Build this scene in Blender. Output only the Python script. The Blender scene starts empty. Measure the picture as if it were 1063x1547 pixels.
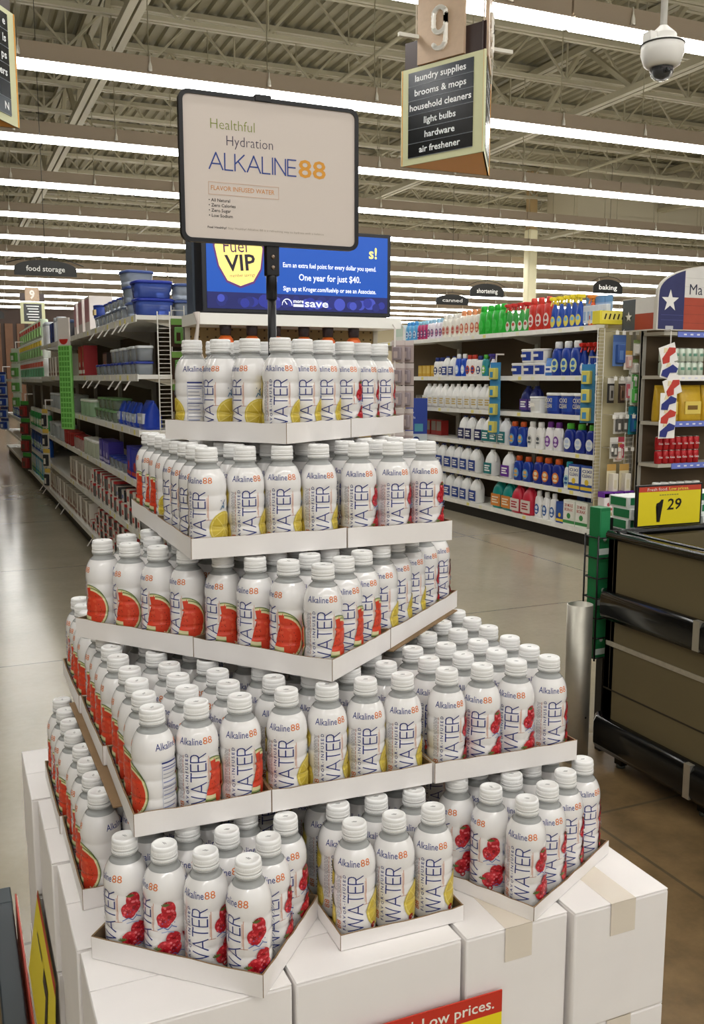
import bpy, bmesh, math, random
from mathutils import Vector, Matrix
SC = bpy.context.scene
COL = SC.collection
PI = math.pi
R = random.Random(88)

# ------------------------------------------------------------------ camera, world, exposure
cam = bpy.data.cameras.new('camera')
cam.sensor_fit = 'VERTICAL'
cam.sensor_height = 24.0
cam.lens = 24.0 * 1400.0 / 1547.0
cam.clip_start = 0.05
cam.clip_end = 200.0
camo = bpy.data.objects.new('camera', cam)
COL.objects.link(camo)
camo.location = (0.0, 0.0, 1.5)
camo.rotation_euler = (math.radians(90 - 8.15), 0.0, math.radians(-23.5))
SC.camera = camo
SC.view_settings.view_transform = 'Standard'
SC.view_settings.look = 'None'
SC.view_settings.exposure = 1.05
SC.view_settings.gamma = 1.0
SC.view_settings.use_curve_mapping = False
SC.cycles.use_denoising = True
SC.cycles.max_bounces = 8
SC.cycles.diffuse_bounces = 4
SC.cycles.glossy_bounces = 3
SC.cycles.transmission_bounces = 4
SC.cycles.transparent_max_bounces = 6
SC.cycles.caustics_reflective = False
SC.cycles.caustics_refractive = False
SC.cycles.sample_clamp_indirect = 6.0
W = bpy.data.worlds.new('store_air')
SC.world = W
W.use_nodes = True
W.node_tree.nodes['Background'].inputs[0].default_value = (1.0, 0.975, 0.94, 1)
W.node_tree.nodes['Background'].inputs[1].default_value = 0.38
LAMP_POWER = 9.0
LAMP_Y0, LAMP_DY, LAMP_Z = 6.80, 2.83, 4.38

# ------------------------------------------------------------------ helpers
def lin(h):
    h = h.lstrip('#')
    out = []
    for i in (0, 2, 4):
        c = int(h[i:i+2], 16) / 255.0
        out.append(c / 12.92 if c <= 0.04045 else ((c + 0.055) / 1.055) ** 2.4)
    return out + [1.0]

_M = {}
def mat(key, hexc='ffffff', rough=0.5, metal=0.0, trans=0.0, emit=0.0, var=0.0, vscale=8.0, bump=0.0, coat=0.0, ior=1.45, alpha=1.0):
    if key in _M:
        return _M[key]
    m = bpy.data.materials.new(key)
    m.use_nodes = True
    nt = m.node_tree
    p = nt.nodes['Principled BSDF']
    c = lin(hexc)
    p.inputs['Base Color'].default_value = c
    p.inputs['Roughness'].default_value = rough
    p.inputs['Metallic'].default_value = metal
    p.inputs['Transmission Weight'].default_value = trans
    p.inputs['IOR'].default_value = ior
    p.inputs['Coat Weight'].default_value = coat
    p.inputs['Alpha'].default_value = alpha
    if emit:
        p.inputs['Emission Color'].default_value = c
        p.inputs['Emission Strength'].default_value = emit
    if var or bump:
        tc = nt.nodes.new('ShaderNodeTexCoord')
        no = nt.nodes.new('ShaderNodeTexNoise')
        no.inputs['Scale'].default_value = vscale
        no.inputs['Detail'].default_value = 5
        nt.links.new(tc.outputs['Object'], no.inputs['Vector'])
        if var:
            mx = nt.nodes.new('ShaderNodeMix')
            mx.data_type = 'RGBA'
            mx.inputs[6].default_value = [max(0, v * (1 - var)) for v in c[:3]] + [1]
            mx.inputs[7].default_value = [min(1, v * (1 + var)) for v in c[:3]] + [1]
            nt.links.new(no.outputs['Fac'], mx.inputs[0])
            nt.links.new(mx.outputs[2], p.inputs['Base Color'])
        if bump:
            b = nt.nodes.new('ShaderNodeBump')
            b.inputs['Strength'].default_value = bump
            b.inputs['Distance'].default_value = 0.01
            nt.links.new(no.outputs['Fac'], b.inputs['Height'])
            nt.links.new(b.outputs['Normal'], p.inputs['Normal'])
    _M[key] = m
    return m

def C(hexc, rough=0.4):            # plain coloured plastic / print
    return mat('plain_%s_%d' % (hexc, int(rough * 100)), hexc, rough)

_G = {}
def glyphs(s, off=0.0):
    k = (s, off)
    if k not in _G:
        c = bpy.data.curves.new('t', 'FONT')
        c.body = s; c.size = 1.0; c.offset = off; c.resolution_u = 2
        o = bpy.data.objects.new('t', c)
        me = bpy.data.meshes.new_from_object(o)
        vs = [(v.co.x, v.co.y) for v in me.vertices]
        fs = [tuple(p.vertices) for p in me.polygons]
        bpy.data.objects.remove(o); bpy.data.curves.remove(c); bpy.data.meshes.remove(me)
        x0 = min(v[0] for v in vs); x1 = max(v[0] for v in vs)
        _G[k] = (vs, fs, x0, x1)
    return _G[k]

STROKES = {
 'A': (0.86, [[(0, 0), (.43, 1), (.86, 0)], [(.15, .33), (.71, .33)]]),
 'L': (0.52, [[(0, 1), (0, 0), (.5, 0)]]),
 'K': (0.66, [[(0, 0), (0, 1)], [(.6, 1), (0, .40)], [(.2, .6), (.66, 0)]]),
 'I': (0.06, [[(.03, 0), (.03, 1)]]),
 'N': (0.72, [[(0, 0), (0, 1), (.7, 0), (.7, 1)]]),
 'E': (0.55, [[(.55, 0), (0, 0), (0, 1), (.55, 1)], [(0, .52), (.5, .52)]]),
 'W': (1.16, [[(0, 1), (.29, 0), (.58, 1), (.87, 0), (1.16, 1)]]),
 'T': (0.66, [[(0, 1), (.66, 1)], [(.33, 1), (.33, 0)]]),
 'R': (0.62, [[(0, 0), (0, 1), (.36, 1), (.5, .93), (.57, .78), (.56, .65), (.48, .53), (.36, .48), (0, .48)], [(.3, .48), (.62, 0)]]),
}
def stroke_text(s, wd, gap=0.2):
    """thin drawn capitals -> list of quads (x, y) of height 1 and the width"""
    quads = []; x = 0.0
    for ch in s:
        w, ls = STROKES[ch]
        for l in ls:
            for (ax, ay), (bx, by) in zip(l[:-1], l[1:]):
                d = Vector((bx - ax, by - ay)); d.normalize(); n = Vector((-d.y, d.x)) * wd / 2; e = d * wd * 0.4
                quads.append([(x + ax - e.x + n.x, ay - e.y + n.y), (x + ax - e.x - n.x, ay - e.y - n.y),
                              (x + bx + e.x - n.x, by + e.y - n.y), (x + bx + e.x + n.x, by + e.y + n.y)])
        x += w + gap
    return quads, x - gap

class MB:
    def __init__(s):
        s.bm = bmesh.new(); s.mats = []
    def mi(s, m):
        if m not in s.mats: s.mats.append(m)
        return s.mats.index(m)
    def face(s, pts, m, M=None):
        if M is not None: pts = [M @ Vector(p) for p in pts]
        f = s.bm.faces.new([s.bm.verts.new(p) for p in pts]); f.material_index = s.mi(m); return f
    def box(s, lo, hi, m, M=None, bev=0.0, seg=2):
        g = bmesh.ops.create_cube(s.bm, size=1.0)
        vs = g['verts']
        T = Matrix.Translation([(a + b) / 2 for a, b in zip(lo, hi)]) @ Matrix.Diagonal([abs(b - a) for a, b in zip(lo, hi)] + [1])
        if M is not None: T = M @ T
        bmesh.ops.transform(s.bm, matrix=T, verts=vs)
        fs = {f for v in vs for f in v.link_faces}
        i = s.mi(m)
        for f in fs: f.material_index = i
        if bev:
            es = list({e for v in vs for e in v.link_edges})
            r = bmesh.ops.bevel(s.bm, geom=es, offset=bev, segments=seg, affect='EDGES', profile=0.5)
            for f in r['faces']: f.material_index = i; f.smooth = True
        return s
    def loft(s, rings, m, cap0=True, cap1=True, smooth=True, closed=True):
        i = s.mi(m); rv = [[s.bm.verts.new(p) for p in r] for r in rings]
        n = len(rv[0])
        for a, b in zip(rv[:-1], rv[1:]):
            for k in range(n if closed else n - 1):
                f = s.bm.faces.new((a[k], a[(k + 1) % n], b[(k + 1) % n], b[k])); f.material_index = i; f.smooth = smooth
        if cap0: f = s.bm.faces.new(rv[0][::-1]); f.material_index = i
        if cap1: f = s.bm.faces.new(rv[-1]); f.material_index = i
        return s
    def lathe(s, prof, m, seg=24, c=(0, 0, 0), cap0=True, cap1=True, M=None, smooth=True):
        rings = []
        for r, z in prof:
            ring = [Vector((c[0] + r * math.cos(2 * PI * k / seg), c[1] + r * math.sin(2 * PI * k / seg), c[2] + z)) for k in range(seg)]
            if M is not None: ring = [M @ p for p in ring]
            rings.append(ring)
        return s.loft(rings, m, cap0, cap1, smooth)
    def oval(s, prof, m, seg=20, e=2.6, c=(0, 0, 0), cap0=True, cap1=True):
        """prof of (half width, half depth, z [, dx]) superellipse rings"""
        rings = []
        for q in prof:
            a, b, z = q[:3]; dx = q[3] if len(q) > 3 else 0
            ring = []
            for k in range(seg):
                t = 2 * PI * k / seg; ct, st = math.cos(t), math.sin(t)
                ring.append(Vector((c[0] + dx + a * math.copysign(abs(ct) ** (2 / e), ct), c[1] + b * math.copysign(abs(st) ** (2 / e), st), c[2] + z)))
            rings.append(ring)
        return s.loft(rings, m, cap0, cap1)
    def bar(s, p, q, w, h, m):
        p, q = Vector(p), Vector(q); d = q - p; L = d.length; d.normalize()
        up = Vector((0, 0, 1)) if abs(d.z) < 0.95 else Vector((0, 1, 0))
        x = d.cross(up).normalized(); z = x.cross(d)
        M = Matrix((x, d, z)).transposed().to_4x4(); M.translation = (p + q) / 2
        return s.box((-w / 2, -L / 2, -h / 2), (w / 2, L / 2, h / 2), m, M)
    def tube(s, pts, r, m, seg=8, cap=True):
        pts = [Vector(p) for p in pts]; rings = []
        ref = None
        for i, p in enumerate(pts):
            d = (pts[min(i + 1, len(pts) - 1)] - pts[max(i - 1, 0)]).normalized()
            if ref is None:
                ref = Vector((0, 0, 1)) if abs(d.z) < 0.9 else Vector((1, 0, 0))
            x = (ref - d * ref.dot(d)).normalized(); y = d.cross(x); ref = x
            rr = r[i] if isinstance(r, (list, tuple)) else r
            rings.append([p + x * rr * math.cos(2 * PI * k / seg) + y * rr * math.sin(2 * PI * k / seg) for k in range(seg)])
        return s.loft(rings, m, cap, cap)
    def prism(s, pts, y0, y1, m, M=None, mside=None):
        """outline in x,z extruded along y"""
        a = [Vector((x, y0, z)) for x, z in pts]; b = [Vector((x, y1, z)) for x, z in pts]
        if M is not None: a = [M @ p for p in a]; b = [M @ p for p in b]
        va = [s.bm.verts.new(p) for p in a]; vb = [s.bm.verts.new(p) for p in b]
        i = s.mi(m); j = s.mi(mside or m); n = len(va)
        f = s.bm.faces.new(va); f.material_index = i
        f = s.bm.faces.new(vb[::-1]); f.material_index = i
        for k in range(n):
            f = s.bm.faces.new((va[k], vb[k], vb[(k + 1) % n], va[(k + 1) % n])); f.material_index = j
        return s
    def poly(s, pts, m, M):
        """flat outline in x,y carried by M"""
        vs = [s.bm.verts.new(M @ Vector((p[0], p[1], 0))) for p in pts]
        f = s.bm.faces.new(vs); f.material_index = s.mi(m)
        bmesh.ops.triangulate(s.bm, faces=[f]); return s
    def text(s, st, m, M, w=None, h=None, align='L', off=0.0):
        vs, fs, x0, x1 = glyphs(st, off)
        sc_y = (h / 0.7) if h else None
        sc_x = sc_y
        if w: sc_x = w / (x1 - x0)
        if sc_y is None: sc_y = sc_x
        dx = {'L': -x0, 'C': -(x0 + x1) / 2, 'R': -x1}[align]
        bv = [s.bm.verts.new(M @ Vector(((x + dx) * sc_x, y * sc_y, 0))) for x, y in vs]
        i = s.mi(m)
        for f in fs:
            try: s.bm.faces.new([bv[k] for k in f]).material_index = i
            except ValueError: pass
        return s
    def strokes(s, st, m, M, w, h, wd=0.08, gap=0.2):
        q, tw = stroke_text(st, wd, gap)
        i = s.mi(m)
        for k, pts in enumerate(q):
            f = s.bm.faces.new([s.bm.verts.new(M @ Vector((x * w / tw, y * h, 0.00002 * (k % 3)))) for x, y in pts]); f.material_index = i
        return s
    def mesh(s, name):
        me = bpy.data.meshes.new(name)
        bmesh.ops.recalc_face_normals(s.bm, faces=[f for f in s.bm.faces]) if getattr(s, 'recalc', True) else None
        s.bm.to_mesh(me); s.bm.free()
        for m in s.mats: me.materials.append(m)
        return me

def tag(o, label=None, cat=None, group=None, kind=None):
    if label: o['label'] = label
    if cat: o['category'] = cat
    if group: o['group'] = group
    if kind: o['kind'] = kind
    return o
def link(name, me, parent=None, loc=(0, 0, 0), rz=0.0, scale=None):
    o = bpy.data.objects.new(name, me); COL.objects.link(o)
    o.location = loc; o.rotation_euler = (0, 0, rz)
    if scale: o.scale = scale
    if parent: o.parent = parent
    return o
def build(name, mb, parent=None, loc=(0, 0, 0), rz=0.0):
    return link(name, mb.mesh(name), parent, loc, rz)
def thing(name, label, cat, loc=(0, 0, 0), rz=0.0, group=None):
    o = bpy.data.objects.new(name, None); COL.objects.link(o)
    o.empty_display_size = 0.05
    o.location = loc; o.rotation_euler = (0, 0, rz)
    return tag(o, label, cat, group)
def struct(name, mb, loc=(0, 0, 0)):
    return tag(build(name, mb, None, loc), kind='structure')
def copy_tree(o, parent=None):
    c = o.copy(); COL.objects.link(c); c.parent = parent
    for ch in list(o.children): copy_tree(ch, c)
    return c
class Proto:
    """one thing of a kind: root mesh and part meshes; put() links a thing and its parts"""
    def __init__(s, name, cat, parts): s.name, s.cat, s.parts = name, cat, parts
    def put(s, label, loc, rz=0.0, group=None, scale=None):
        root = None
        for nm, me, *at in s.parts:
            if root is None:
                root = link(s.name, me, None, loc, rz, scale); tag(root, label, s.cat, group)
            else:
                link(nm, me, root, at[0] if at else (0, 0, 0))
        return root
NTH = ['first', 'second', 'third', 'fourth', 'fifth', 'sixth', 'seventh', 'eighth', 'ninth', 'tenth', 'eleventh', 'twelfth', 'thirteenth', 'fourteenth',
       'fifteenth', 'sixteenth', 'seventeenth', 'eighteenth', 'nineteenth', 'twentieth']
def face_m(x, y, z, rz=0.0, tilt=0.0):
    """frame of a sign face: x along, y up, seen from -Y"""
    return Matrix.Translation((x, y, z)) @ Matrix.Rotation(rz, 4, 'Z') @ Matrix.Rotation(PI / 2 + tilt, 4, 'X')

# ------------------------------------------------------------------ the store shell
def floor_material():
    m = bpy.data.materials.new('polished_concrete'); m.use_nodes = True; nt = m.node_tree; N = nt.nodes; L = nt.links
    p = N['Principled BSDF']
    tc = N.new('ShaderNodeTexCoord')
    def noise(sc, det=6, rough=0.6):
        n = N.new('ShaderNodeTexNoise'); n.inputs['Scale'].default_value = sc; n.inputs['Detail'].default_value = det; n.inputs['Roughness'].default_value = rough
        L.new(tc.outputs['Object'], n.inputs['Vector']); return n.outputs['Fac']
    def ramp(src, stops):
        r = N.new('ShaderNodeValToRGB'); el = r.color_ramp.elements
        el[0].position, el[0].color = stops[0][0], lin(stops[0][1]); el[1].position, el[1].color = stops[1][0], lin(stops[1][1])
        L.new(src, r.inputs[0]); return r.outputs[0]
    def mix(f, a, b):
        x = N.new('ShaderNodeMix'); x.data_type = 'RGBA'
        L.new(f, x.inputs[0]); L.new(a, x.inputs[6])
        if isinstance(b, str): x.inputs[7].default_value = lin(b)
        else: L.new(b, x.inputs[7])
        return x.outputs[2]
    def math_(op, a, b=None, c=None):
        n = N.new('ShaderNodeMath'); n.operation = op; n.use_clamp = op in ('MULTIPLY', 'SUBTRACT') and False
        for i, v in enumerate((a, b, c)):
            if v is None: continue
            if isinstance(v, (int, float)): n.inputs[i].default_value = v
            else: L.new(v, n.inputs[i])
        return n.outputs[0]
    base = ramp(noise(1.3), [(0.3, '8f8672'), (0.7, 'a79d88')])
    fine = ramp(noise(26, 8, 0.7), [(0.35, '9c927c'), (0.7, 'aba18c')])
    half = N.new('ShaderNodeValue'); half.outputs[0].default_value = 0.4
    col = mix(half.outputs[0], base, fine)
    # brown stained patch of slab around the cooler and the display
    sx = N.new('ShaderNodeSeparateXYZ'); L.new(tc.outputs['Object'], sx.inputs[0])
    def blob(cx, cy, r0, r1):
        dx = math_('SUBTRACT', sx.outputs[0], cx); dy = math_('SUBTRACT', sx.outputs[1], cy)
        d = math_('SQRT', math_('ADD', math_('MULTIPLY', dx, dx), math_('MULTIPLY', dy, dy)))
        d = math_('ADD', d, math_('MULTIPLY', noise(1.7), 1.0))
        mr = N.new('ShaderNodeMapRange'); mr.inputs[1].default_value = r1 + 0.5; mr.inputs[2].default_value = r0 + 0.5
        L.new(d, mr.inputs[0]); return mr.outputs[0]
    stain = math_('MULTIPLY', blob(2.35, 1.8, 0.95, 1.7), 0.97)
    brown = ramp(noise(5, 8, 0.65), [(0.3, '5a472c'), (0.72, '947852')])
    col = mix(stain, col, brown)
    # saw-cut joints
    def joint(ax, off, pitch, w):
        v = math_('FRACT', math_('MULTIPLY', math_('ADD', sx.outputs[ax], off), 1.0 / pitch))
        return math_('LESS_THAN', v, w / pitch)
    j = math_('MAXIMUM', joint(0, 0.66, 2.6, 0.012), joint(1, 0.15, 2.6, 0.012))
    col = mix(math_('MULTIPLY', j, 0.75), col, '4b4234')
    L.new(col, p.inputs['Base Color'])
    rr = N.new('ShaderNodeMapRange'); rr.inputs[3].default_value = 0.11; rr.inputs[4].default_value = 0.24
    L.new(noise(2.4), rr.inputs[0])
    L.new(math_('ADD', rr.outputs[0], math_('MULTIPLY', stain, 0.18)), p.inputs['Roughness'])
    return m

mb = MB(); mb.face([(-16, -9, 0), (40, -9, 0), (40, 56, 0), (-16, 56, 0)], floor_material()); struct('floor', mb)

DECK_Z = 6.75
m_deck = mat('painted_deck', '9c967c', 0.6, var=0.06, vscale=1.5)
m_steel = mat('painted_joist', 'b3ac92', 0.55, var=0.05, vscale=3)
mb = MB(); i = mb.mi(m_deck)
x = -16.0
pts = []
while x < 40:
    pts += [(x, 0.0), (x + 0.09, 0.0), (x + 0.115, 0.05), (x + 0.175, 0.05)]
    x += 0.2
vv = [(mb.bm.verts.new((px, -9, DECK_Z + pz)), mb.bm.verts.new((px, 56, DECK_Z + pz))) for px, pz in pts]
for a, b in zip(vv[:-1], vv[1:]):
    mb.bm.faces.new((a[0], a[1], b[1], b[0])).material_index = i
struct('ceiling', mb)

m_wall = mat('store_wall_paint', 'b3a88c', 0.7, var=0.04, vscale=0.7)
mb = MB(); mb.box((-16, 48, 0), (40, 48.3, 7), m_wall); struct('wall_back', mb)
mb = MB(); mb.box((38, -9, 0), (38.3, 48, 7), m_wall); struct('wall_right', mb)
mb = MB(); mb.box((-16.3, -9, 0), (-16, 48, 7), m_wall); struct('wall_left', mb)
# soffit boxes over the perimeter departments
m_soffit = mat('soffit_paint', 'b8af96', 0.7, var=0.03, vscale=0.5)
mb = MB(); mb.box((14.1, 18.9, 5.35), (38, 20.15, DECK_Z), m_soffit); mb.box((14.1, 18.87, 5.35), (38, 18.9, 5.43), m_soffit); struct('trim_1', mb)
mb = MB(); mb.box((9.5, 33, 4.9), (38, 48, DECK_Z), m_soffit)
for k in range(9): mb.box((12 + 3 * k, 32.98, 4.9), (12.03 + 3 * k, 33, DECK_Z), m_wall)
struct('trim_2', mb)
# wooden slat wall of the department at the end of the food storage aisle
m_wood = mat('brown_wood', '6d4a30', 0.6, var=0.3, vscale=5)
mb = MB(); mb.box((-6, 40, 0), (5, 40.2, 4.3), mat('dark_wood', '3d2a1e', 0.6))
for k in range(24):
    mb.box((-5.8 + k * 0.45, 39.92, 0.2), (-5.5 + k * 0.45, 40, 3.7), m_wood)
struct('trim_3', mb)

# ------------------------------------------------------------------ roof joists and girders
JX0, JX1 = -6.0, 36.0
def joist_parts():
    top, bot, web = MB(), MB(), MB()
    z1, z0 = DECK_Z - 0.03, DECK_Z - 0.72
    for dy in (-0.045, 0.045):
        top.box((JX0, dy - 0.035, z1 - 0.07), (JX1, dy + 0.035, z1), m_steel)
        bot.box((JX0 + 0.6, dy - 0.03, z0 - 0.055), (JX1 - 0.6, dy + 0.03, z0), m_steel)
    n = 35; dx = (JX1 - JX0) / n
    for k in range(n):
        a = JX0 + k * dx
        web.bar((a, 0, z1 - 0.05), (a + dx / 2, 0, z0), 0.03, 0.03, m_steel)
        web.bar((a + dx / 2, 0, z0), (a + dx, 0, z1 - 0.05), 0.03, 0.03, m_steel)
        if k % 2 == 0: web.bar((a + dx / 2, 0, z0), (a + dx / 2, 0, z1), 0.022, 0.022, m_steel)
    return [('top_chord', top.mesh('joist_top')), ('bottom_chord', bot.mesh('joist_bottom')), ('web_bracing', web.mesh('joist_web'))]
JP = joist_parts()
JP = [('x', JP[0][1]), JP[1], JP[2]]
joist = Proto('ceiling_joist', 'ceiling joist', JP)
for k in range(20):
    joist.put('open web steel joist under the deck, %s counted from the store front' % NTH[k], (0, 4.6 + 1.57 * k, 0), 0, 'open web joists under the roof deck')
def girder(x, lab):
    t, b, w = MB(), MB(), MB()
    z1, z0 = DECK_Z - 0.14, DECK_Z - 1.05
    for s in (-0.06, 0.06):
        t.box((x + s - 0.045, 3, z1 - 0.1), (x + s + 0.045, 46, z1), m_steel)
        b.box((x + s - 0.045, 3, z0 - 0.09), (x + s + 0.045, 46, z0), m_steel)
    y = 3.0; up = True
    while y < 45:
        w.bar((x, y, z1 if up else z0), (x, y + 1.2, z0 if up else z1), 0.07, 0.07, m_steel); up = not up; y += 1.2
    o = build('roof_girder', t); tag(o, lab, 'roof girder', 'girders crossing the joists')
    build('bottom_chord', b, o); build('web_bracing', w, o)
girder(9.4, 'heavy steel girder truss running above the aisle nine sign')
girder(2.2, 'heavy steel girder truss above the food storage shelves')
girder(16.6, 'heavy steel girder truss above the beige column')
# sprinkler pipes
for k, (px, lab) in enumerate([(5.6, 'thin painted sprinkler pipe over the laundry aisle'), (12.6, 'thin painted sprinkler pipe far beyond the laundry shelves')]):
    mb = MB(); mb.tube([(px, 3, 5.85), (px, 45, 5.85)], 0.03, m_steel, 8)
    o = tag(build('sprinkler_pipe', mb), lab, 'pipe')
    hb = MB()
    for q in range(10): hb.bar((px, 5 + q * 4.0, 5.85), (px, 5 + q * 4.0, DECK_Z), 0.012, 0.012, m_steel)
    build('hanger_rod', hb, o)

# ------------------------------------------------------------------ strip lights in rows
FL = 4.88
m_house = mat('fixture_housing', 'a59580', 0.55)
m_lamp = bpy.data.materials.new('lit_diffuser'); m_lamp.use_nodes = True
_p = m_lamp.node_tree.nodes['Principled BSDF']
_p.inputs['Base Color'].default_value = (0.9, 0.9, 0.9, 1)
_p.inputs['Emission Color'].default_value = (1.0, 0.985, 0.95, 1)
_p.inputs['Emission Strength'].default_value = LAMP_POWER
def lamp_proto():
    h, d, k = MB(), MB(), MB()
    h.box((0.01, -0.05, 0.085), (FL - 0.01, 0.05, 0.24), m_house)
    h.box((0.01, -0.075, 0.07), (FL - 0.01, 0.075, 0.085), m_house)
    pr = [(-0.072, 0.07), (-0.072, 0.03), (-0.05, 0.005), (0.0, -0.005), (0.05, 0.005), (0.072, 0.03), (0.072, 0.07)]
    for a, b in ((0.03, FL / 2 - 0.015), (FL / 2 + 0.015, FL - 0.03)):
        if a < 1: d.loft([[Vector((a, y, z)) for y, z in pr], [Vector((b, y, z)) for y, z in pr]], m_lamp)
    k.lathe([(0.022, 0), (0.018, 0.05), (0.006, 0.09), (0.005, 0.14)], C('e8e4d8'), 8, (0, -0.065, 0.10))
    k.tube([(0, -0.065, 0.24), (0, 0, 0.24), (0, 0, DECK_Z - LAMP_Z - 0.7)], 0.006, m_steel, 5)
    dm, km = d.mesh('diffuser'), k.mesh('hanger')
    return [('fixture_housing', h.mesh('fixture_housing')), ('diffuser', dm), ('diffuser', dm, (FL / 2 - 0.015, 0, 0))] + [('hanger', km, (x, 0, 0)) for x in (FL * 0.125, FL * 0.375, FL * 0.625, FL * 0.875)]
lampP = Proto('strip_light', 'strip light', lamp_proto())
ROWN = ['fifth row behind', 'fourth row', 'third row', 'second row', 'first row']
row_i = 0
for k in range(-4, 14):
    y = LAMP_Y0 + LAMP_DY * k
    if k < 0: x0, x1 = -4.2, 9.5
    else: x0, x1 = 0.05 * y - 0.3, 0.99 * y + 0.6
    n = max(1, min(math.ceil((x1 - x0) / FL), int((37.9 - x0) / FL)))
    for q in range(n):
        if k >= 0: lab = 'lit white strip light, %s along the %s light row beyond the display' % (NTH[q], NTH[k])
        else: lab = 'lit white strip light, %s along the %s light row behind the camera' % (NTH[q], NTH[-k - 1])
        lampP.put(lab, (x0 + q * FL, y, LAMP_Z), 0, 'strip lights in light row %d' % (k + 5))

# cream column beyond the laundry shelves
mb = MB(); mb.box((13.70, 20.3, 0), (13.96, 20.56, 5.25), mat('cream_column', 'e9e2bd', 0.5), bev=0.04); mb.box((13.73, 20.33, 5.25), (13.93, 20.53, DECK_Z), mat('tan_column', 'a98f62', 0.6))
tag(build('support_column', mb), 'square cream support column rising behind the laundry shelves', 'column')

# ================================================================== the water display
H_BOX, Z_BOX = 0.205, 0.682
m_white_card = mat('white_cardboard', 'f2eeec', 0.62, var=0.035, vscale=14, bump=0.04)
m_card_edge = mat('kraft_edge', '8a6f50', 0.8, var=0.15, vscale=40)
m_card_dark = mat('kraft_inside', '7d6950', 0.85, var=0.12, vscale=20)
m_tape = mat('clear_tape', 'e4dacb', 0.25, coat=0.6)

# ---- base under the boxes
t = thing('pallet', 'low black pallet base under the white boxes', 'pallet', (0, 0, 0))
for k, x in enumerate((0.14, 0.53, 0.92)):
    mb = MB(); mb.box((x, 1.14, 0), (x + 0.1, 2.06, 0.045), C('1c1c1e')); build('runner', mb, t)
mb = MB()
for k in range(6): mb.box((0.13, 1.12 + k * 0.165, 0.045), (1.03, 1.24 + k * 0.165, 0.066), C('1c1c1e'))
build('deck_boards', mb, t)

def carton(label, x0, y0, w, d, top, rz=0.0, tape=True, seam='x', flaps=True):
    """closed white shipping carton; corner at x0,y0"""
    t = thing('shipping_carton', label, 'carton', (x0, y0, top - H_BOX), rz, 'white water cartons')
    b = MB(); b.box((0.001, 0.001, 0.001), (w - 0.001, d - 0.001, H_BOX - 0.0035), m_white_card, bev=0.003); build('carton_body', b, t)
    if flaps:
        if seam == 'x': rects = [((0.0015, 0.0015), (w - 0.0015, d / 2 - 0.0008)), ((0.0015, d / 2 + 0.0008), (w - 0.0015, d - 0.0015))]
        else: rects = [((0.0015, 0.0015), (w / 2 - 0.0008, d - 0.0015)), ((w / 2 + 0.0008, 0.0015), (w - 0.0015, d - 0.0015))]
        for (ax, ay), (bx, by) in rects:
            b = MB(); b.box((ax, ay, H_BOX - 0.0034), (bx, by, H_BOX - 0.0006), m_white_card, bev=0.001, seg=1); build('top_flap', b, t)
    if tape:
        b = MB(); hw = 0.024
        if seam == 'x':
            b.box((-0.0006, d / 2 - hw, H_BOX - 0.0006), (w + 0.0006, d / 2 + hw, H_BOX - 0.0002), m_tape)
            for sx in (-0.0007, w + 0.0001): b.box((sx, d / 2 - hw, H_BOX - 0.055), (sx + 0.0006, d / 2 + hw, H_BOX - 0.0002), m_tape)
        else:
            b.box((w / 2 - hw, -0.0006, H_BOX - 0.0006), (w / 2 + hw, d + 0.0006, H_BOX - 0.0002), m_tape)
            for sy in (-0.0007, d + 0.0001): b.box((w / 2 - hw, sy, H_BOX - 0.055), (w / 2 + hw, sy + 0.0006, H_BOX - 0.0002), m_tape)
        build('tape_strip', b, t)
    return t
LAY = ['top', 'middle', 'bottom']
FRONT = [(0.131, 1.098, 0.259, 0.19, 'x', 'corner'), (0.393, 1.096, 0.262, 0.19, 'x', 'second'), (0.659, 1.092, 0.183, 0.262, 'y', 'third'), (0.847, 1.082, 0.186, 0.262, 'y', 'end')]
for L in range(3):
    top = Z_BOX - L * H_BOX
    for k, (x, y, w, d, sm, nm) in enumerate(FRONT):
        j = (0, 0.003, -0.002)[L] * (1 if k % 2 else -1)
        if L == 2 and False: continue
        carton('white cardboard carton, %s of the front row, %s layer under the bottles' % (nm, LAY[L]), x + j, y + abs(j), w, d, top, 0, (L == 0 and k > 1) or k == 3, sm)
    for k, (x, y) in enumerate([(0.127, 1.293), (0.119, 1.562), (0.108, 1.830)]):
        carton('white cardboard carton in the long side row, %s behind the corner carton, %s layer' % (NTH[k], LAY[L]), x + (0, 0.002, 0)[L], y, 0.188, 0.262, top, 0, False, 'x')
# carriers hidden by the trays but part of the stack
for k, (x, y, w, d) in enumerate([(0.322, 1.375, 0.262, 0.262), (0.592, 1.375, 0.253, 0.262), (0.847, 1.36, 0.186, 0.262), (0.322, 1.65, 0.262, 0.262), (0.592, 1.65, 0.253, 0.262)]):
    for L in range(3):
        if L and k not in (2,): continue
        if k > 1: continue
        carton('white cardboard carton inside the stack behind the front row, %s one, %s layer' % (NTH[k], LAY[L]), x, y, w, d, Z_BOX - L * H_BOX, 0, False, 'y')

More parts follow.
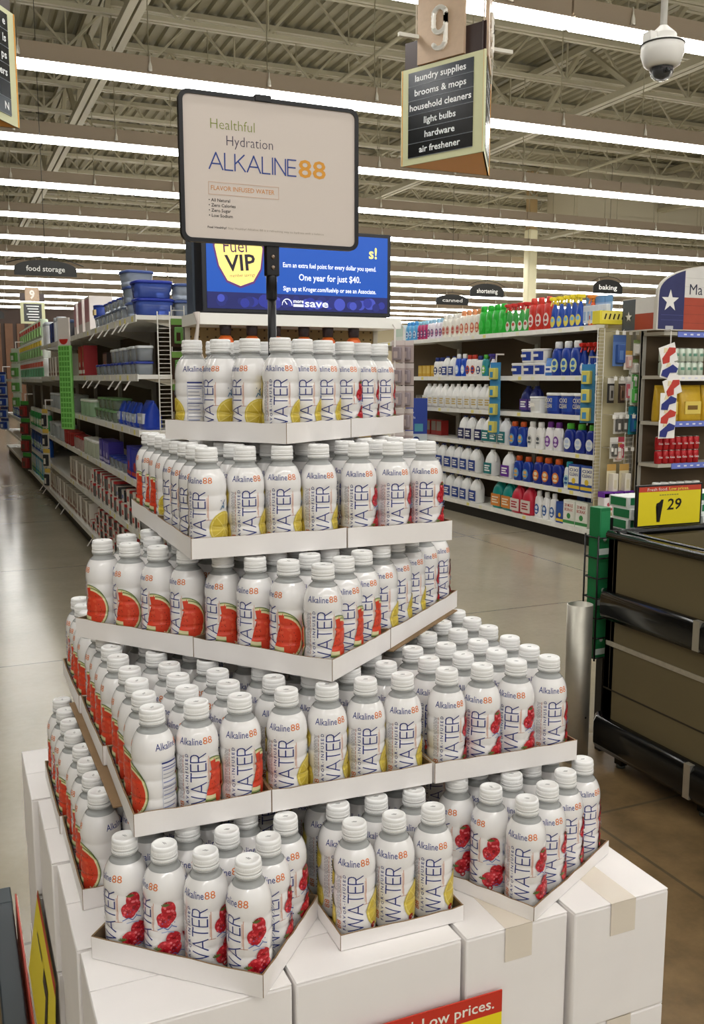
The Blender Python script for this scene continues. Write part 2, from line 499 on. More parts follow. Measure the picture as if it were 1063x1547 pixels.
# ---- bottle
BH, BR = 0.172, 0.0315
PROF = [(0.0255, 0.0), (0.0295, 0.0015), (0.0307, 0.004), (0.0313, 0.008), (0.0315, 0.013), (0.0311, 0.0155), (0.0309, 0.018), (0.0314, 0.021), (0.0315, 0.030), (0.0313, 0.040), (0.0304, 0.0422),
        (0.0300, 0.0445), (0.0304, 0.0468), (0.0313, 0.049), (0.0315, 0.060), (0.0314, 0.068), (0.0306, 0.0705), (0.0303, 0.0725), (0.0307, 0.0745), (0.0314, 0.077), (0.0315, 0.086), (0.0312, 0.0925), (0.0305, 0.095),
        (0.0303, 0.097), (0.0308, 0.0995), (0.0314, 0.103), (0.0315, 0.108), (0.0313, 0.113), (0.0307, 0.1185), (0.0296, 0.1235), (0.0281, 0.128), (0.0263, 0.132), (0.0244, 0.1355), (0.0226, 0.1385)]
def prof_r(v):
    for (r0, z0), (r1, z1) in zip(PROF[:-1], PROF[1:]):
        if z0 <= v <= z1: return r0 + (r1 - r0) * (v - z0) / (z1 - z0)
    return PROF[-1][0] if v > 0.1 else PROF[0][0]
m_film = mat('white_sleeve_film', 'efedec', 0.16, coat=0.8)
m_pet = mat('clear_plastic', 'cfd1cf', 0.10, trans=0.4, ior=1.3)
m_cap = mat('milky_cap', 'f4f4f3', 0.36)
m_navy, m_orange, m_grey = C('27357f', 0.3), C('d9783a', 0.3), C('8f8f9a', 0.3)

def bottle_body():
    b = MB()
    pr = [(0.0235, 0.0)] + [(r - 0.0009, max(z, 0.0002)) for r, z in PROF] + [(0.0208, 0.1405), (0.0190, 0.1420), (0.0172, 0.1435), (0.0166, 0.146), (0.0166, 0.1475), (0.0188, 0.148), (0.0188, 0.1492), (0.0163, 0.1496), (0.0160, 0.165)]
    b.lathe(pr, m_pet, 40)
    return b.mesh('bottle_body')
def cap_mesh():
    b = MB()
    z = 0.1502
    b.lathe([(0.0168, z), (0.0183, z), (0.0184, z + 0.0042), (0.0181, z + 0.0046)], m_cap, 36, cap0=True, cap1=False)
    pr = [(0.0175, z + 0.0046), (0.0175, z + 0.0056), (0.0183, z + 0.006), (0.0183, z + 0.0078), (0.0179, z + 0.0084), (0.0179, z + 0.0092), (0.0183, z + 0.0098), (0.0182, z + 0.0145), (0.0178, z + 0.0152), (0.0178, z + 0.016),
          (0.0180, z + 0.0166), (0.0178, z + 0.0198), (0.0170, z + 0.0212), (0.0158, z + 0.0218), (0.0146, z + 0.0218), (0.0142, z + 0.0211), (0.0001, z + 0.0209)]
    b.lathe(pr, m_cap, 48, cap0=False, cap1=False)
    for k in range(48):       # grip ribs
        a = 2 * PI * k / 48
        M = Matrix.Rotation(a, 4, 'Z')
        b.box((0.0180, -0.0004, z + 0.0002), (0.0187, 0.0004, z + 0.004), m_cap, M)
        b.box((0.0180, -0.00035, z + 0.0101), (0.01855, 0.00035, z + 0.0143), m_cap, M)
    # tiny stamp on the lid
    b.box((-0.004, -0.0008, z + 0.0209), (0.003, 0.0002, z + 0.0212), C('9a9a9a')); b.box((-0.002, 0.0012, z + 0.0209), (0.004, 0.002, z + 0.0212), C('9a9a9a'))
    return b.mesh('cap')

class Art:
    """flat label art in u (round the bottle), v (height), wrapped on the sleeve"""
    def __init__(s): s.mb = MB(); s.k = 0
    def M(s): s.k += 1; return Matrix.Translation((0, 0, s.k * 0.000012))
    def poly(s, pts, m): s.mb.poly(pts, m, s.M())
    def disk(s, u, v, r, m, n=28, a0=0.0, a1=2 * PI, sy=1.0, rot=0.0):
        full = abs(a1 - a0 - 2 * PI) < 1e-6
        pts = []
        for k in range(n if full else n + 1):
            a = a0 + (a1 - a0) * k / n
            x, y = r * math.cos(a), r * sy * math.sin(a)
            pts.append((u + x * math.cos(rot) - y * math.sin(rot), v + x * math.sin(rot) + y * math.cos(rot)))
        s.poly(pts, m)
    def rect(s, u0, v0, u1, v1, m): s.poly([(u0, v0), (u1, v0), (u1, v1), (u0, v1)], m)
    def line(s, pts, w, m):
        for (ax, ay), (bx, by) in zip(pts[:-1], pts[1:]):
            d = Vector((bx - ax, by - ay)); n = Vector((-d.y, d.x)).normalized() * w / 2
            s.poly([(ax + n.x, ay + n.y), (ax - n.x, ay - n.y), (bx - n.x, by - n.y), (bx + n.x, by + n.y)], m)
    def text(s, st, u, v, m, w=None, h=None, rot=0.0, off=0.0, align='L'):
        s.mb.text(st, m, s.M() @ Matrix.Translation((u, v, 0)) @ Matrix.Rotation(rot, 4, 'Z'), w, h, align, off)
def wedge(A, cu, cv, r, a0, a1, rind, sx=1.0, tip=True):
    """melon slice: rind, pale flesh, red flesh with pips"""
    for rr, m in ((r, C('566b38', .3)), (r * 0.97, C('a9b477', .3)), (r * 0.94, C('e6dcae', .3)), (r * 0.86, C('d8442a', .3))):
        pts = [(cu + sx * rr * math.cos(a0 + (a1 - a0) * k / 22), cv + rr * math.sin(a0 + (a1 - a0) * k / 22)) for k in range(23)]
        if tip: pts.append((cu, cv))
        A.poly(pts, m)
    q = random.Random(int(r * 1e5) + int(cu * 1e4))
    for k in range(13):
        a = a0 + (a1 - a0) * q.uniform(.12, .88); rr = r * q.uniform(.35, .76)
        A.disk(cu + sx * rr * math.cos(a), cv + rr * math.sin(a), 0.0006, C('3a1510', .3), 6, sy=1.5)
    for k in range(5):
        a = a0 + (a1 - a0) * q.uniform(.1, .9); rr = r * q.uniform(.3, .6)
        A.disk(cu + sx * rr * math.cos(a), cv + rr * math.sin(a), 0.0022, C('e0583a', .3), 8, sy=1.8, rot=a)
def lemon(A, u, v, r):
    A.disk(u, v, r, C('d3be4a', .3)); A.disk(u, v, r * .93, C('e4d272', .3))
    for k in range(9):
        a = 2 * PI * k / 9 + .2; b = 2 * PI / 9 * .92
        pts = [(u + r * .07 * math.cos(a + b / 2), v + r * .07 * math.sin(a + b / 2))] + [(u + r * .86 * math.cos(a + b * q / 5), v + r * .86 * math.sin(a + b * q / 5)) for q in range(6)]
        A.poly(pts, C('cbb23c' if k % 2 else 'd2ba46', .3))
def berry(A, u, v, r, rot=0.0):
    q = random.Random(int(u * 1e5) + int(v * 1e5))
    A.disk(u, v, r, C('bc1f2c', .3), 20, sy=1.15, rot=rot)
    for k in range(26):
        a = q.uniform(0, 2 * PI); rr = r * math.sqrt(q.uniform(0, .82))
        A.disk(u + rr * math.cos(a), v + rr * 1.1 * math.sin(a), r * .17, C(('dc464c', 'cc2a36', 'e8747c', 'a81622')[k % 4], .3), 8)
    A.disk(u, v - r * .1, r * .28, C('8c0e18', .3), 10)
def splash(A, u, v, s):
    m = C('5a6fae', .3)
    A.line([(u - .010 * s, v + .001 * s), (u - .004 * s, v + .004 * s), (u, v + .001 * s), (u + .004 * s, v + .005 * s), (u + .009 * s, v + .002 * s)], .0010 * s, m)
    A.line([(u - .006 * s, v - .002 * s), (u, v - .001 * s), (u + .006 * s, v - .003 * s)], .0009 * s, C('8fa3cf', .3))
    for k in range(6): A.disk(u + (-.008 + .003 * k) * s, v + (.006 + .002 * ((k * 5) % 4)) * s, .0006 * s, m, 6)
def sleeve(flav):
    A = Art()
    for u0 in (0.0, PI * BR):
        A.text('Alkaline', u0 - 0.027, 0.1165, m_navy, w=0.036, h=0.0098, off=0.006); A.text('88', u0 + 0.0102, 0.1165, m_orange, w=0.0155, h=0.0098, off=0.006)
    # WATER reads upwards
    q, tw = stroke_text('WATER', 0.085, 0.16)
    Mw = Matrix.Translation((0.0135, 0.0165, 0)) @ Matrix.Rotation(PI / 2, 4, 'Z')
    for pts in q:
        A.poly([tuple((Mw @ Vector((x * 0.086 / tw, y * 0.0220, 0)))[:2]) for x, y in pts], m_navy)
    A.text('F L A V O R - I N F U S E D', -0.0125, 0.017, m_navy, w=0.086, h=0.0046, rot=PI / 2, off=0.012)
    A.text('88', -0.0205, 0.0165, m_orange, w=0.0135, h=0.0085, rot=PI / 2)
    qq = random.Random(5)
    for ln in range(4):
        v = 0.034
        while v < 0.099:
            w = qq.uniform(.0025, .006); A.rect(-0.0205 - ln * 0.0024 - 0.0009, v, -0.0205 - ln * 0.0024, min(v + w, 0.1), m_grey if ln else C('b07060', .3)); v += w + 0.0012
    A.line([(0.0185, 0.058), (0.0185, 0.098)], 0.0007, C('cf8a66', .3)); A.line([(0.0168, 0.062), (0.0168, 0.094)], 0.0009, C('dcae94', .3)); A.line([(0.0135, 0.058), (0.0245, 0.058)], 0.0006, C('b06a50', .3))
    if flav == 'watermelon':
        wedge(A, 0.0255, 0.056, 0.039, PI * .05, PI * .56, 1, .85)
        wedge(A, 0.0275, 0.094, 0.066, -PI * .58, -PI * .475, 1)
        wedge(A, 0.0285, 0.052, 0.0385, -PI * .49, PI * .49, 1, .84)
        A.disk(0.0235, 0.021, 0.004, C('c2264a', .3), 16); A.disk(0.0235, 0.021, 0.0018, C('f0e8e8', .3), 10)
        wedge(A, -0.058, 0.056, 0.036, -PI * .5, PI * .5, 1, .7)
    elif flav == 'lemon':
        lemon(A, 0.047, 0.043, 0.0275); A.disk(0.033, 0.020, 0.0048, C('a32a20', .3), 16); A.disk(0.0335, 0.020, 0.0012, C('e8d8c8', .3), 8)
        A.line([(0.040, 0.073), (0.043, 0.080), (0.047, 0.075), (0.046, 0.084)], 0.0016, C('5f86a8', .3)); A.line([(0.044, 0.083), (0.050, 0.089)], 0.0012, C('4a5f88', .3)); A.disk(0.0405, 0.088, 0.0009, C('4a5f88', .3), 6)
        lemon(A, -0.056, 0.030, 0.026); lemon(A, -0.054, 0.090, 0.019)
    else:
        for (u, v, r, rot) in ((0.0400, 0.090, 0.0098, 0), (0.0335, 0.0745, 0.0102, .3), (0.0405, 0.080, 0.0098, 0), (0.046, 0.045, 0.0102, .4), (0.034, 0.031, 0.0108, 0), (0.045, 0.033, 0.0108, .5)): berry(A, u, v, r, rot)
        for (u, v) in ((0.036, 0.0955), (0.0245, 0.031)):
            for k in range(5):
                a = 0.5 + k * 0.55
                A.line([(u, v), (u + 0.006 * math.cos(a), v + 0.0045 * math.sin(a))], 0.0017, C('5c6b34', .3))
        splash(A, 0.038, 0.060, 1.3); splash(A, 0.050, 0.021, 1.1); A.disk(0.036, 0.0185, 0.0040, C('b8202c', .3), 16); A.disk(0.036, 0.0185, 0.0021, C('ead8d8', .3), 10)
        # small berry with blue swirl on the other side
        berry(A, -0.050, 0.046, 0.0075); A.line([(-0.050, 0.055), (-0.052, 0.066), (-0.049, 0.074), (-0.051, 0.084), (-0.046, 0.090)], 0.003, C('5266a8', .3))
        for k in range(9): A.disk(-0.046 + .0022 * ((k * 7) % 5) - .004, 0.088 + 0.0025 * k, 0.0007, m_navy, 6)
    # nutrition panel and code bars
    u0, u1 = 0.080, 0.107
    A.rect(u0, 0.096, u1, 0.0985, m_navy); A.rect(u0, 0.0905, u1, 0.0918, m_navy); A.rect(u0, 0.060, u1, 0.061, m_navy); A.rect(u0, 0.010, u0 + .0006, 0.094, C('a8b0cc', .3)); A.rect(u1 - .0006, 0.010, u1, 0.094, C('a8b0cc', .3))
    for k in range(13):
        A.rect(u0 + .0015, 0.0865 - k * 0.0062, u1 - .002 - .006 * ((k * 3) % 4) / 4, 0.0880 - k * 0.0062, C('a9abb8' if k % 3 else '8088b4', .3))
    for k in range(10): A.rect(0.118 + k * 0.0016, 0.012, 0.1188 + k * 0.0016 + (0.0003 if k % 3 else 0), 0.03, C('4a4a52', .3))
    bm = A.mb.bm
    def cut(co, no):
        bmesh.ops.bisect_plane(bm, geom=bm.verts[:] + bm.edges[:] + bm.faces[:], plane_co=co, plane_no=no, dist=1e-7)
    u = -0.09
    while u < 0.15: cut((u, 0, 0), (1, 0, 0)); u += 0.0033
    for r, z in PROF: cut((0, z, 0), (0, 1, 0))
    for z in (0.025, 0.035, 0.054, 0.064, 0.081): cut((0, z, 0), (0, 1, 0))
    for v in bm.verts:
        r = prof_r(v.co.y) + 0.00012 + v.co.z
        th = v.co.x / BR - PI / 2
        v.co = Vector((r * math.cos(th), r * math.sin(th), v.co.y))
    A.mb.recalc = False
    A.mb.lathe(PROF, m_film, 64, cap0=False, cap1=False)
    # seam ring on top edge of the film
    return A.mb.mesh('label_sleeve')
_bb, _cm = bottle_body(), cap_mesh()
BOT = {f: Proto('water_bottle', 'water bottle', [('bottle_body', _bb), ('label_sleeve', sleeve(f)), ('cap', _cm)]) for f in ('watermelon', 'lemon', 'raspberry')}

# ---- trays and bottles
PITCH, TPAD, LIP = 0.0648, 0.0035, 0.034
def tray(label, ox, oy, z, a, nx, ny, r, LIP=0.034):
    w, d = nx * PITCH + 2 * TPAD, ny * PITCH + 2 * TPAD
    t = thing('cardboard_tray', label, 'tray', (ox, oy, z), a, 'white cardboard bottle trays')
    b = MB(); b.box((0, 0, 0), (w, d, 0.0028), m_card_dark); build('tray_floor', b, t)
    th = 0.0026
    for (ax, ay), (bx, by) in (((0, 0), (w, 0)), ((w, 0), (w, d)), ((w, d), (0, d)), ((0, d), (0, 0))):
        L = math.hypot(bx - ax, by - ay); dx, dy = (bx - ax) / L, (by - ay) / L; nx_, ny_ = dy, -dx    # outward
        b = MB(); n = 10; io, ii, ie = b.mi(m_white_card), b.mi(m_card_dark), b.mi(m_card_edge)
        def P(s, off, zz): return b.bm.verts.new((ax + dx * s + nx_ * off, ay + dy * s + ny_ * off, zz))
        rows = []
        for k in range(n + 1):
            s = L * k / n; hh = LIP + r.uniform(-0.0012, 0.0012) + (0.0006 if k in (0, n) else 0); bow = 0.0016 * math.sin(PI * k / n) * r.uniform(.5, 1)
            rows.append((P(s, 0.0008, 0.0), P(s, 0.0008 + bow, hh), P(s, 0.0008 + bow - th, hh), P(s, -th, 0.0029)))
        for p, q in zip(rows[:-1], rows[1:]):
            for (c0, c1, mi_) in ((0, 1, io), (1, 2, ie), (2, 3, ii)):
                f = b.bm.faces.new((p[c0], q[c0], q[c1], p[c1])); f.material_index = mi_
        for rr in (rows[0], rows[-1]): f = b.bm.faces.new(rr); f.material_index = ie
        build('tray_side', b, t)
    return t
HIDDEN = 'D_1_2 D_1_3 D_2_0 D_2_1 D_2_2 D_2_3 E_1_0 E_1_1 E_1_2 E_1_3 E_2_0 E_2_1 E_2_2 E_2_3 F_0_1 F_0_2 F_1_1 F_1_2 F_2_1 F_2_2 F_3_0 F_3_1 F_3_2 G_0_0 G_0_1 G_0_2 G_1_0 G_1_1 G_1_2 G_2_1 G_2_2 J_1_1 J_1_2 J_1_3 J_2_0 J_2_1 J_2_2 J_2_3 M_1_1 M_1_2 M_2_0 M_2_1 M_2_2 M_3_0 M_3_1 M_3_2 N_0_2 N_0_3 N_1_2 N_1_3 V_1_2 V_1_3 V_2_1 V_2_2 S_2_1 S_3_1 Z_1_2 Z_1_3'.split()      # places deep inside the stack that nothing shows
def filled(code, desc, ox, oy, z, adeg, nx, ny, flav, turn=None, drop=(), lip=0.034):
    """tray with its bottles; flav(i, j) -> flavour; turn(i, j) -> degrees the front is turned from the shopper"""
    a = math.radians(adeg); r = random.Random(code)
    tray('white cardboard tray holding bottles, ' + desc, ox, oy, z, a, nx, ny, r, lip)
    ca, sa = math.cos(a), math.sin(a)
    for j in range(ny):
        for i in range(nx):
            jit = r.uniform(-14, 14); jx, jy, lean = r.uniform(-.0006, .0006), r.uniform(-.0006, .0006), r.uniform(-.006, .006)
            if '%s_%d_%d' % (code, i, j) in HIDDEN or (i, j) in drop: continue
            lx, ly = TPAD + (i + .5) * PITCH + jx, TPAD + (j + .5) * PITCH + jy
            x, y = ox + lx * ca - ly * sa, oy + lx * sa + ly * ca
            f = flav(i, j)
            face = math.atan2(-y, -x) + PI / 2 + math.radians((turn(i, j) if turn else 0) + jit)
            o = BOT[f].put('%s water bottle, %s in row %s of the %s' % (f, NTH[i], ['one', 'two', 'three', 'four'][j], desc), (x, y, z + 0.0030), face, '%s bottles in the %s' % (f, desc))
T1, T2, T3, T4, T5 = [Z_BOX + 0.178 * k for k in range(5)]
wm, le, ra = (lambda i, j: 'watermelon'), (lambda i, j: 'lemon'), (lambda i, j: 'raspberry')
filled('A', 'turned corner tray of the lowest tier', 0.343, 1.086, T1, 47.5, 3, 4, ra, lambda i, j: (-55, -22, -60, -66)[j] if i == 0 else 0)
filled('B', 'middle front tray of the lowest tier', 0.478, 1.140, T1, -1, 3, 4, le, lip=0.024)
filled('C', 'turned end tray of the lowest tier', 0.776, 1.091, T1, 27, 4, 3, ra, lambda i, j: (-6, -55, -50)[j] if i == 0 else (0, 6, 14, 40)[i], lip=0.023)
filled('D', 'side tray of the lowest tier', 0.151, 1.395, T1, 0, 3, 4, wm, lambda i, j: -105 if i == 0 else -60)
filled('E', 'far side tray of the lowest tier', 0.146, 1.664, T1, 0, 3, 4, wm, lambda i, j: -100)
filled('F', 'inner tray of the lowest tier', 0.365, 1.425, T1, 0, 4, 3, le)
filled('G', 'inner end tray of the lowest tier', 0.640, 1.425, T1, 0, 4, 3, ra)
filled('H', 'corner tray of the second tier', 0.209, 1.250, T2, -1, 3, 4, wm, lambda i, j: -112 if i == 0 else (0 if j == 0 else -50))
filled('I', 'side tray of the second tier', 0.207, 1.519, T2, 0, 3, 4, wm, lambda i, j: -105)
filled('J', 'far side tray of the second tier', 0.203, 1.788, T2, 0, 3, 4, wm, lambda i, j: -100)
filled('K', 'middle front tray of the second tier', 0.412, 1.246, T2, -1.5, 4, 3, le)
filled('L', 'end front tray of the second tier', 0.682, 1.236, T2, -2.5, 4, 3, ra, lambda i, j: (6, -12, -6, 24)[i] if j == 0 else 20)
filled('M', 'inner tray of the second tier', 0.415, 1.452, T2, -1, 4, 3, le)
filled('N', 'rear end tray of the second tier', 0.690, 1.440, T2, -2, 4, 4, ra, lambda i, j: 30)
cx, cy = 0.522, 1.277
e1, e2 = math.radians(38), math.radians(128)
filled('P', 'corner tray of the third tier', cx, cy, T3, 38, 3, 4, wm, lambda i, j: (2, -62, -40, -38)[j] if i == 0 else 8)
filled('Q', 'far wing tray of the third tier', cx + .268 * math.cos(e2), cy + .268 * math.sin(e2), T3, 38, 3, 4, wm, lambda i, j: (-60, -66, -74, -86)[j])
filled('S', 'long wing tray of the third tier', cx + .2035 * math.cos(e1), cy + .2035 * math.sin(e1), T3, 40, 5, 3, lambda i, j: 'lemon' if i < 3 else 'raspberry', lambda i, j: 6 + 5 * i)
filled('U', 'front tray of the fourth tier', 0.344, 1.430, T4, -0.5, 4, 4, le, lambda i, j: -28 if (i, j) == (0, 0) else (-60 if i == 0 else 0))
filled('V', 'far side tray of the fourth tier', 0.348, 1.700, T4, 0, 4, 4, lambda i, j: 'lemon' if j < 1 else 'watermelon', lambda i, j: -92)
filled('X', 'end tray of the fourth tier', 0.613, 1.428, T4, -0.5, 3, 4, ra, lambda i, j: 4)
cx5, cy5 = 0.512, 1.449
f1, f2 = math.radians(35), math.radians(125)
POST_IJ = (1, 1)
filled('Y', 'corner tray of the top tier', cx5, cy5, T5, 35, 3, 4, le, lambda i, j: (-14, -52, -50, -150)[j] if i == 0 else 6, drop=(POST_IJ,))
filled('Z', 'end tray of the top tier', cx5 + .2035 * math.cos(f1), cy5 + .2035 * math.sin(f1), T5, 35, 3, 4, ra, lambda i, j: 8 + 12 * i)

# brown board under the third tier wing
mb = MB(); mb.box((0, 0, 0), (0.32, 0.19, 0.0024), m_card_edge)
o = tag(build('cardboard_sheet', mb, None, (cx + .21 * math.cos(e1) - 0.006, cy + .21 * math.sin(e1) - 0.016, T3 - 0.0034), math.radians(40)), 'brown cardboard sheet poking out under the long wing tray', 'cardboard sheet')
mb = MB(); mb.box((0, 0, 0), (0.2, 0.50, 0.0024), m_card_edge)
tag(build('cardboard_sheet', mb, None, (0.197, 1.36, T2 - 0.0034), 0.01), 'brown cardboard sheet edge showing under the watermelon side trays', 'cardboard sheet')

# ---- sign on its post
lx, ly = TPAD + 1.5 * PITCH, TPAD + 1.5 * PITCH
px, py = cx5 + lx * math.cos(f1) - ly * math.sin(f1), cy5 + lx * math.sin(f1) + ly * math.cos(f1)
m_blk = mat('black_plastic', '121012', 0.32)
SW, SH, SZ = 0.322, 0.243, 1.726
t = thing('sign_stand', 'white board in black frame on a thin black post above the top bottles', 'sign', (px, py, T5 + 0.003))
b = MB(); b.lathe([(0.029, 0), (0.029, 0.004), (0.01, 0.008)], m_blk, 24); build('base', b, t)
b = MB(); zb = SZ - T5
b.lathe([(0.0075, 0.004), (0.0075, zb - 0.035)], m_blk, 16); b.lathe([(0.0095, zb - 0.09), (0.0095, zb - 0.02)], m_blk, 16); build('post', b, t)
b = MB(); b.box((-0.012, -0.010, zb - 0.05), (0.012, 0.006, zb + 0.02), m_blk, bev=0.002)
c_ = build('clamp', b, t)
b = MB()
for zz in (zb - 0.018, zb - 0.036): b.lathe([(0.004, 0), (0.0035, 0.002), (0.001, 0.0025)], mat('bolt_steel', '8a7a6c', 0.3, 1.0), 10, M=Matrix.Translation((0, -0.010, zz)) @ Matrix.Rotation(PI / 2, 4, 'X'))
build('bolt', b, c_)
def rrect(w, h, r, n=6):
    pts = []
    for sx, sy, a0 in ((1, 1, 0), (-1, 1, PI / 2), (-1, -1, PI), (1, -1, 1.5 * PI)):
        for k in range(n + 1):
            a = a0 + PI / 2 * k / n
            pts.append((sx * (w / 2 - r) + r * math.cos(a), sy * (h / 2 - r) + r * math.sin(a)))
    return pts
cz = zb + SH / 2
b = MB()
outer, inner = rrect(SW, SH, 0.016), rrect(SW - 0.0135, SH - 0.0135, 0.011)
for y0 in (-0.014,):
    vo = [b.bm.verts.new((x, y0, z + cz)) for x, z in outer]; vi = [b.bm.verts.new((x, y0, z + cz)) for x, z in inner]
    wo = [b.bm.verts.new((x, y0 + 0.012, z + cz)) for x, z in outer]; wi = [b.bm.verts.new((x, y0 + 0.005, z + cz)) for x, z in inner]
    i = b.mi(m_blk); n = len(vo)
    for k in range(n):
        q = (k + 1) % n
        for quad in ((vo[k], vo[q], vi[q], vi[k]), (vo[q], vo[k], wo[k], wo[q]), (vi[k], vi[q], wi[q], wi[k])):
            b.bm.faces.new(quad).material_index = i
    b.bm.faces.new(wo).material_index = i
b.box((-0.03, -0.016, cz + SH / 2 - 0.006), (-0.002, -0.002, cz + SH / 2 + 0.004), m_blk)
build('frame', b, t)
b = MB(); b.prism([(x, z + cz) for x, z in inner], -0.0115, -0.0095, mat('sign_card', 'd8cdc4', 0.35)); card = build('sign_card', b, t)
b = MB()
def SP(u, v): return face_m(u * SW, -0.0118, cz + v * SH)      # u,v in -0.5..0.5
thin = -0.012
b.text('Healthful', C('7f8a2c'), SP(-.335, .262), w=0.077, h=0.0165, off=thin); b.text('Hydration', C('2f2340'), SP(-.25, .158), w=0.082, h=0.0165, off=thin)
b.strokes('ALKALINE', C('24408e'), SP(-.345, -.005), w=0.154, h=0.0265, wd=0.085, gap=0.13)
b.text('88', C('dd9a2e'), SP(.148, -.008), w=0.051, h=0.0295, off=0.012)
b.text('FLAVOR INFUSED WATER', C('d28a35'), SP(-.338, -.145), w=0.112, h=0.0075)
for (u0, v0, u1, v1) in ((-.352, -.175, .035, -.173), (-.352, -.093, .035, -.091), (-.352, -.175, -.3505, -.091), (.0335, -.175, .035, -.091)):
    b.box((u0 * SW, -0.0119, cz + v0 * SH), (u1 * SW, -0.0116, cz + v1 * SH), C('cfa07a'))
for k, s in enumerate(('All Natural', 'Zero Calories', 'Zero Sugar', 'Low Sodium')):
    b.text('\u2022 ' + s, C('2c2622'), SP(-.352, -.222 - .0345 * k), h=0.0052, off=0.012)
b.text('Feel Healthy!', C('3c342e'), SP(-.36, -.402), w=0.033, h=0.0036, off=0.012); b.text('Stay Healthy! Alkaline 88 is a refreshing way to hydrate with a balance', C('a89c8c'), SP(-.25, -.402), w=0.175, h=0.0034)
build('lettering', b, card)

# ---- price cards on the cartons
def price_card(label, loc, rz, w, h, tilt, big, wobble=False):
    t = thing('price_card', label, 'price card', loc, rz)
    M = Matrix.Rotation(tilt, 4, 'X')
    b = MB(); b.box((0, -0.0012, 0), (w, 0, h), C('f2dc1e', 0.4), M); b.box((0, -0.0016, h * 0.82), (w, 0.0004, h + 0.0006), C('c8321f', 0.4), M); build('card', b, t)
    b = MB()
    b.text('Fresh food.', C('f4efe6'), M @ face_m(w * .06, -0.0022, h * .87), w=w * .43, h=h * .09); b.text('Low prices.', C('f4efe2'), M @ face_m(w * .52, -0.0022, h * .87), w=w * .43, h=h * .09, off=0.012)
    if big:
        b.text(big, C('17130f'), M @ face_m(w * .5, -0.0022, h * .18), w=w * .16, h=h * .42, align='C', off=.02)
    build('lettering', b, t)
price_card('yellow price card with red heading taped to the front of the cartons', (0.436, 1.0885, 0.396), -0.012, 0.282, 0.193, 0.0, None)
t = thing('price_card', 'yellow price card hanging on the long side of the cartons', 'price card', (0.1, 1.7, 0.2))
b = MB()
TFa, TNe, BNe, BFa = (.0115, .115, .300), (.0150, -.165, .275), (.004, -.13, -.06), (-.004, .30, .02)
def side_quad(b, a0, a1, m, off, s0=0.0, s1=1.0):
    q = []
    for (s, u) in ((s0, a0), (s1, a0), (s1, a1), (s0, a1)):
        tp = Vector(TFa).lerp(Vector(TNe), s); bt = Vector(BFa).lerp(Vector(BNe), s); q.append(tp.lerp(bt, u) - Vector((off, 0, 0)))
    b.face(q, m)
side_quad(b, 0, 1, C('ffec30', .4), 0); side_quad(b, 0, .07, C('c8321f', .4), .0006); side_quad(b, 0, 1, C('e9dfc8', .4), -.0008); build('card', b, t)
b = MB(); side_quad(b, .30, .86, C('17130f'), .0007, .60, .68); side_quad(b, .30, .42, C('17130f'), .0008, .48, .68); side_quad(b, .3, .34, C('8a8030'), .0007, .15, .40)
build('lettering', b, t)

# ================================================================== aisle shelving
m_shelf = mat('shelf_white_enamel', 'f5f4ee', 0.35)
m_shelf_under = mat('shelf_steel', 'b9b4a6', 0.5)
m_back = mat('back_panel', '5a4a35', 0.7)
m_kick = mat('kick_plate', '191612', 0.5)
SZ_ = [0.15, 0.482, 0.825, 1.172, 1.53, 1.97]
SZL = SZ_[:5] + [1.905]
def shelf_bay(label, x, y0, y1, depth, levels, group, back_top=1.97, deep=None):
    """bay whose open front is the plane x, running y0..y1, goods facing -X"""
    t = thing('shelf_bay', label, 'store shelf', (x, y0, 0), 0, group); L = y1 - y0
    b = MB(); b.box((depth, 0.004, 0.1), (depth + 0.02, L - 0.004, back_top), m_back); build('back_panel', b, t)
    b = MB(); b.box((0.03, 0.0, 0.0), (depth, L, 0.105), m_kick); build('kick_plate', b, t)
    b = MB()
    for yy in (0.0, L - 0.03): b.box((depth - 0.03, yy, 0.1), (depth + 0.02, yy + 0.03, back_top + 0.03), m_shelf_under)
    build('upright', b, t)
    for k, z in enumerate(levels):
        x0 = 0.0 if k == 0 else 0.02
        b = MB(); b.box((x0, 0.002, z - 0.028), (depth, L - 0.002, z), m_shelf)
        for yy in (0.02, L - 0.024):
            if k: b.prism([(x0 + 0.03, z - 0.028), (depth, z - 0.028), (depth, z - 0.11), (depth - 0.06, z - 0.11)], yy, yy + 0.004, m_shelf_under)
        s = build('shelf', b, t)
        b = MB(); b.box((x0 - 0.006, 0.004, z - 0.042), (x0, L - 0.004, z + 0.004), m_shelf); r = random.Random(int(z * 100) + int(y0 * 10) + int(x))
        for q in range(int(L / 0.24)):
            yy = 0.05 + q * 0.24 + r.uniform(0, .1)
            b.box((x0 - 0.0068, yy, z - 0.036), (x0 - 0.006, yy + 0.055, z - 0.004), C(('fbfaf5', 'f3f1d8', 'fbfaf5', 'f0e58a')[r.randrange(4)], .5))
        build('price_rail', b, s)
    return t

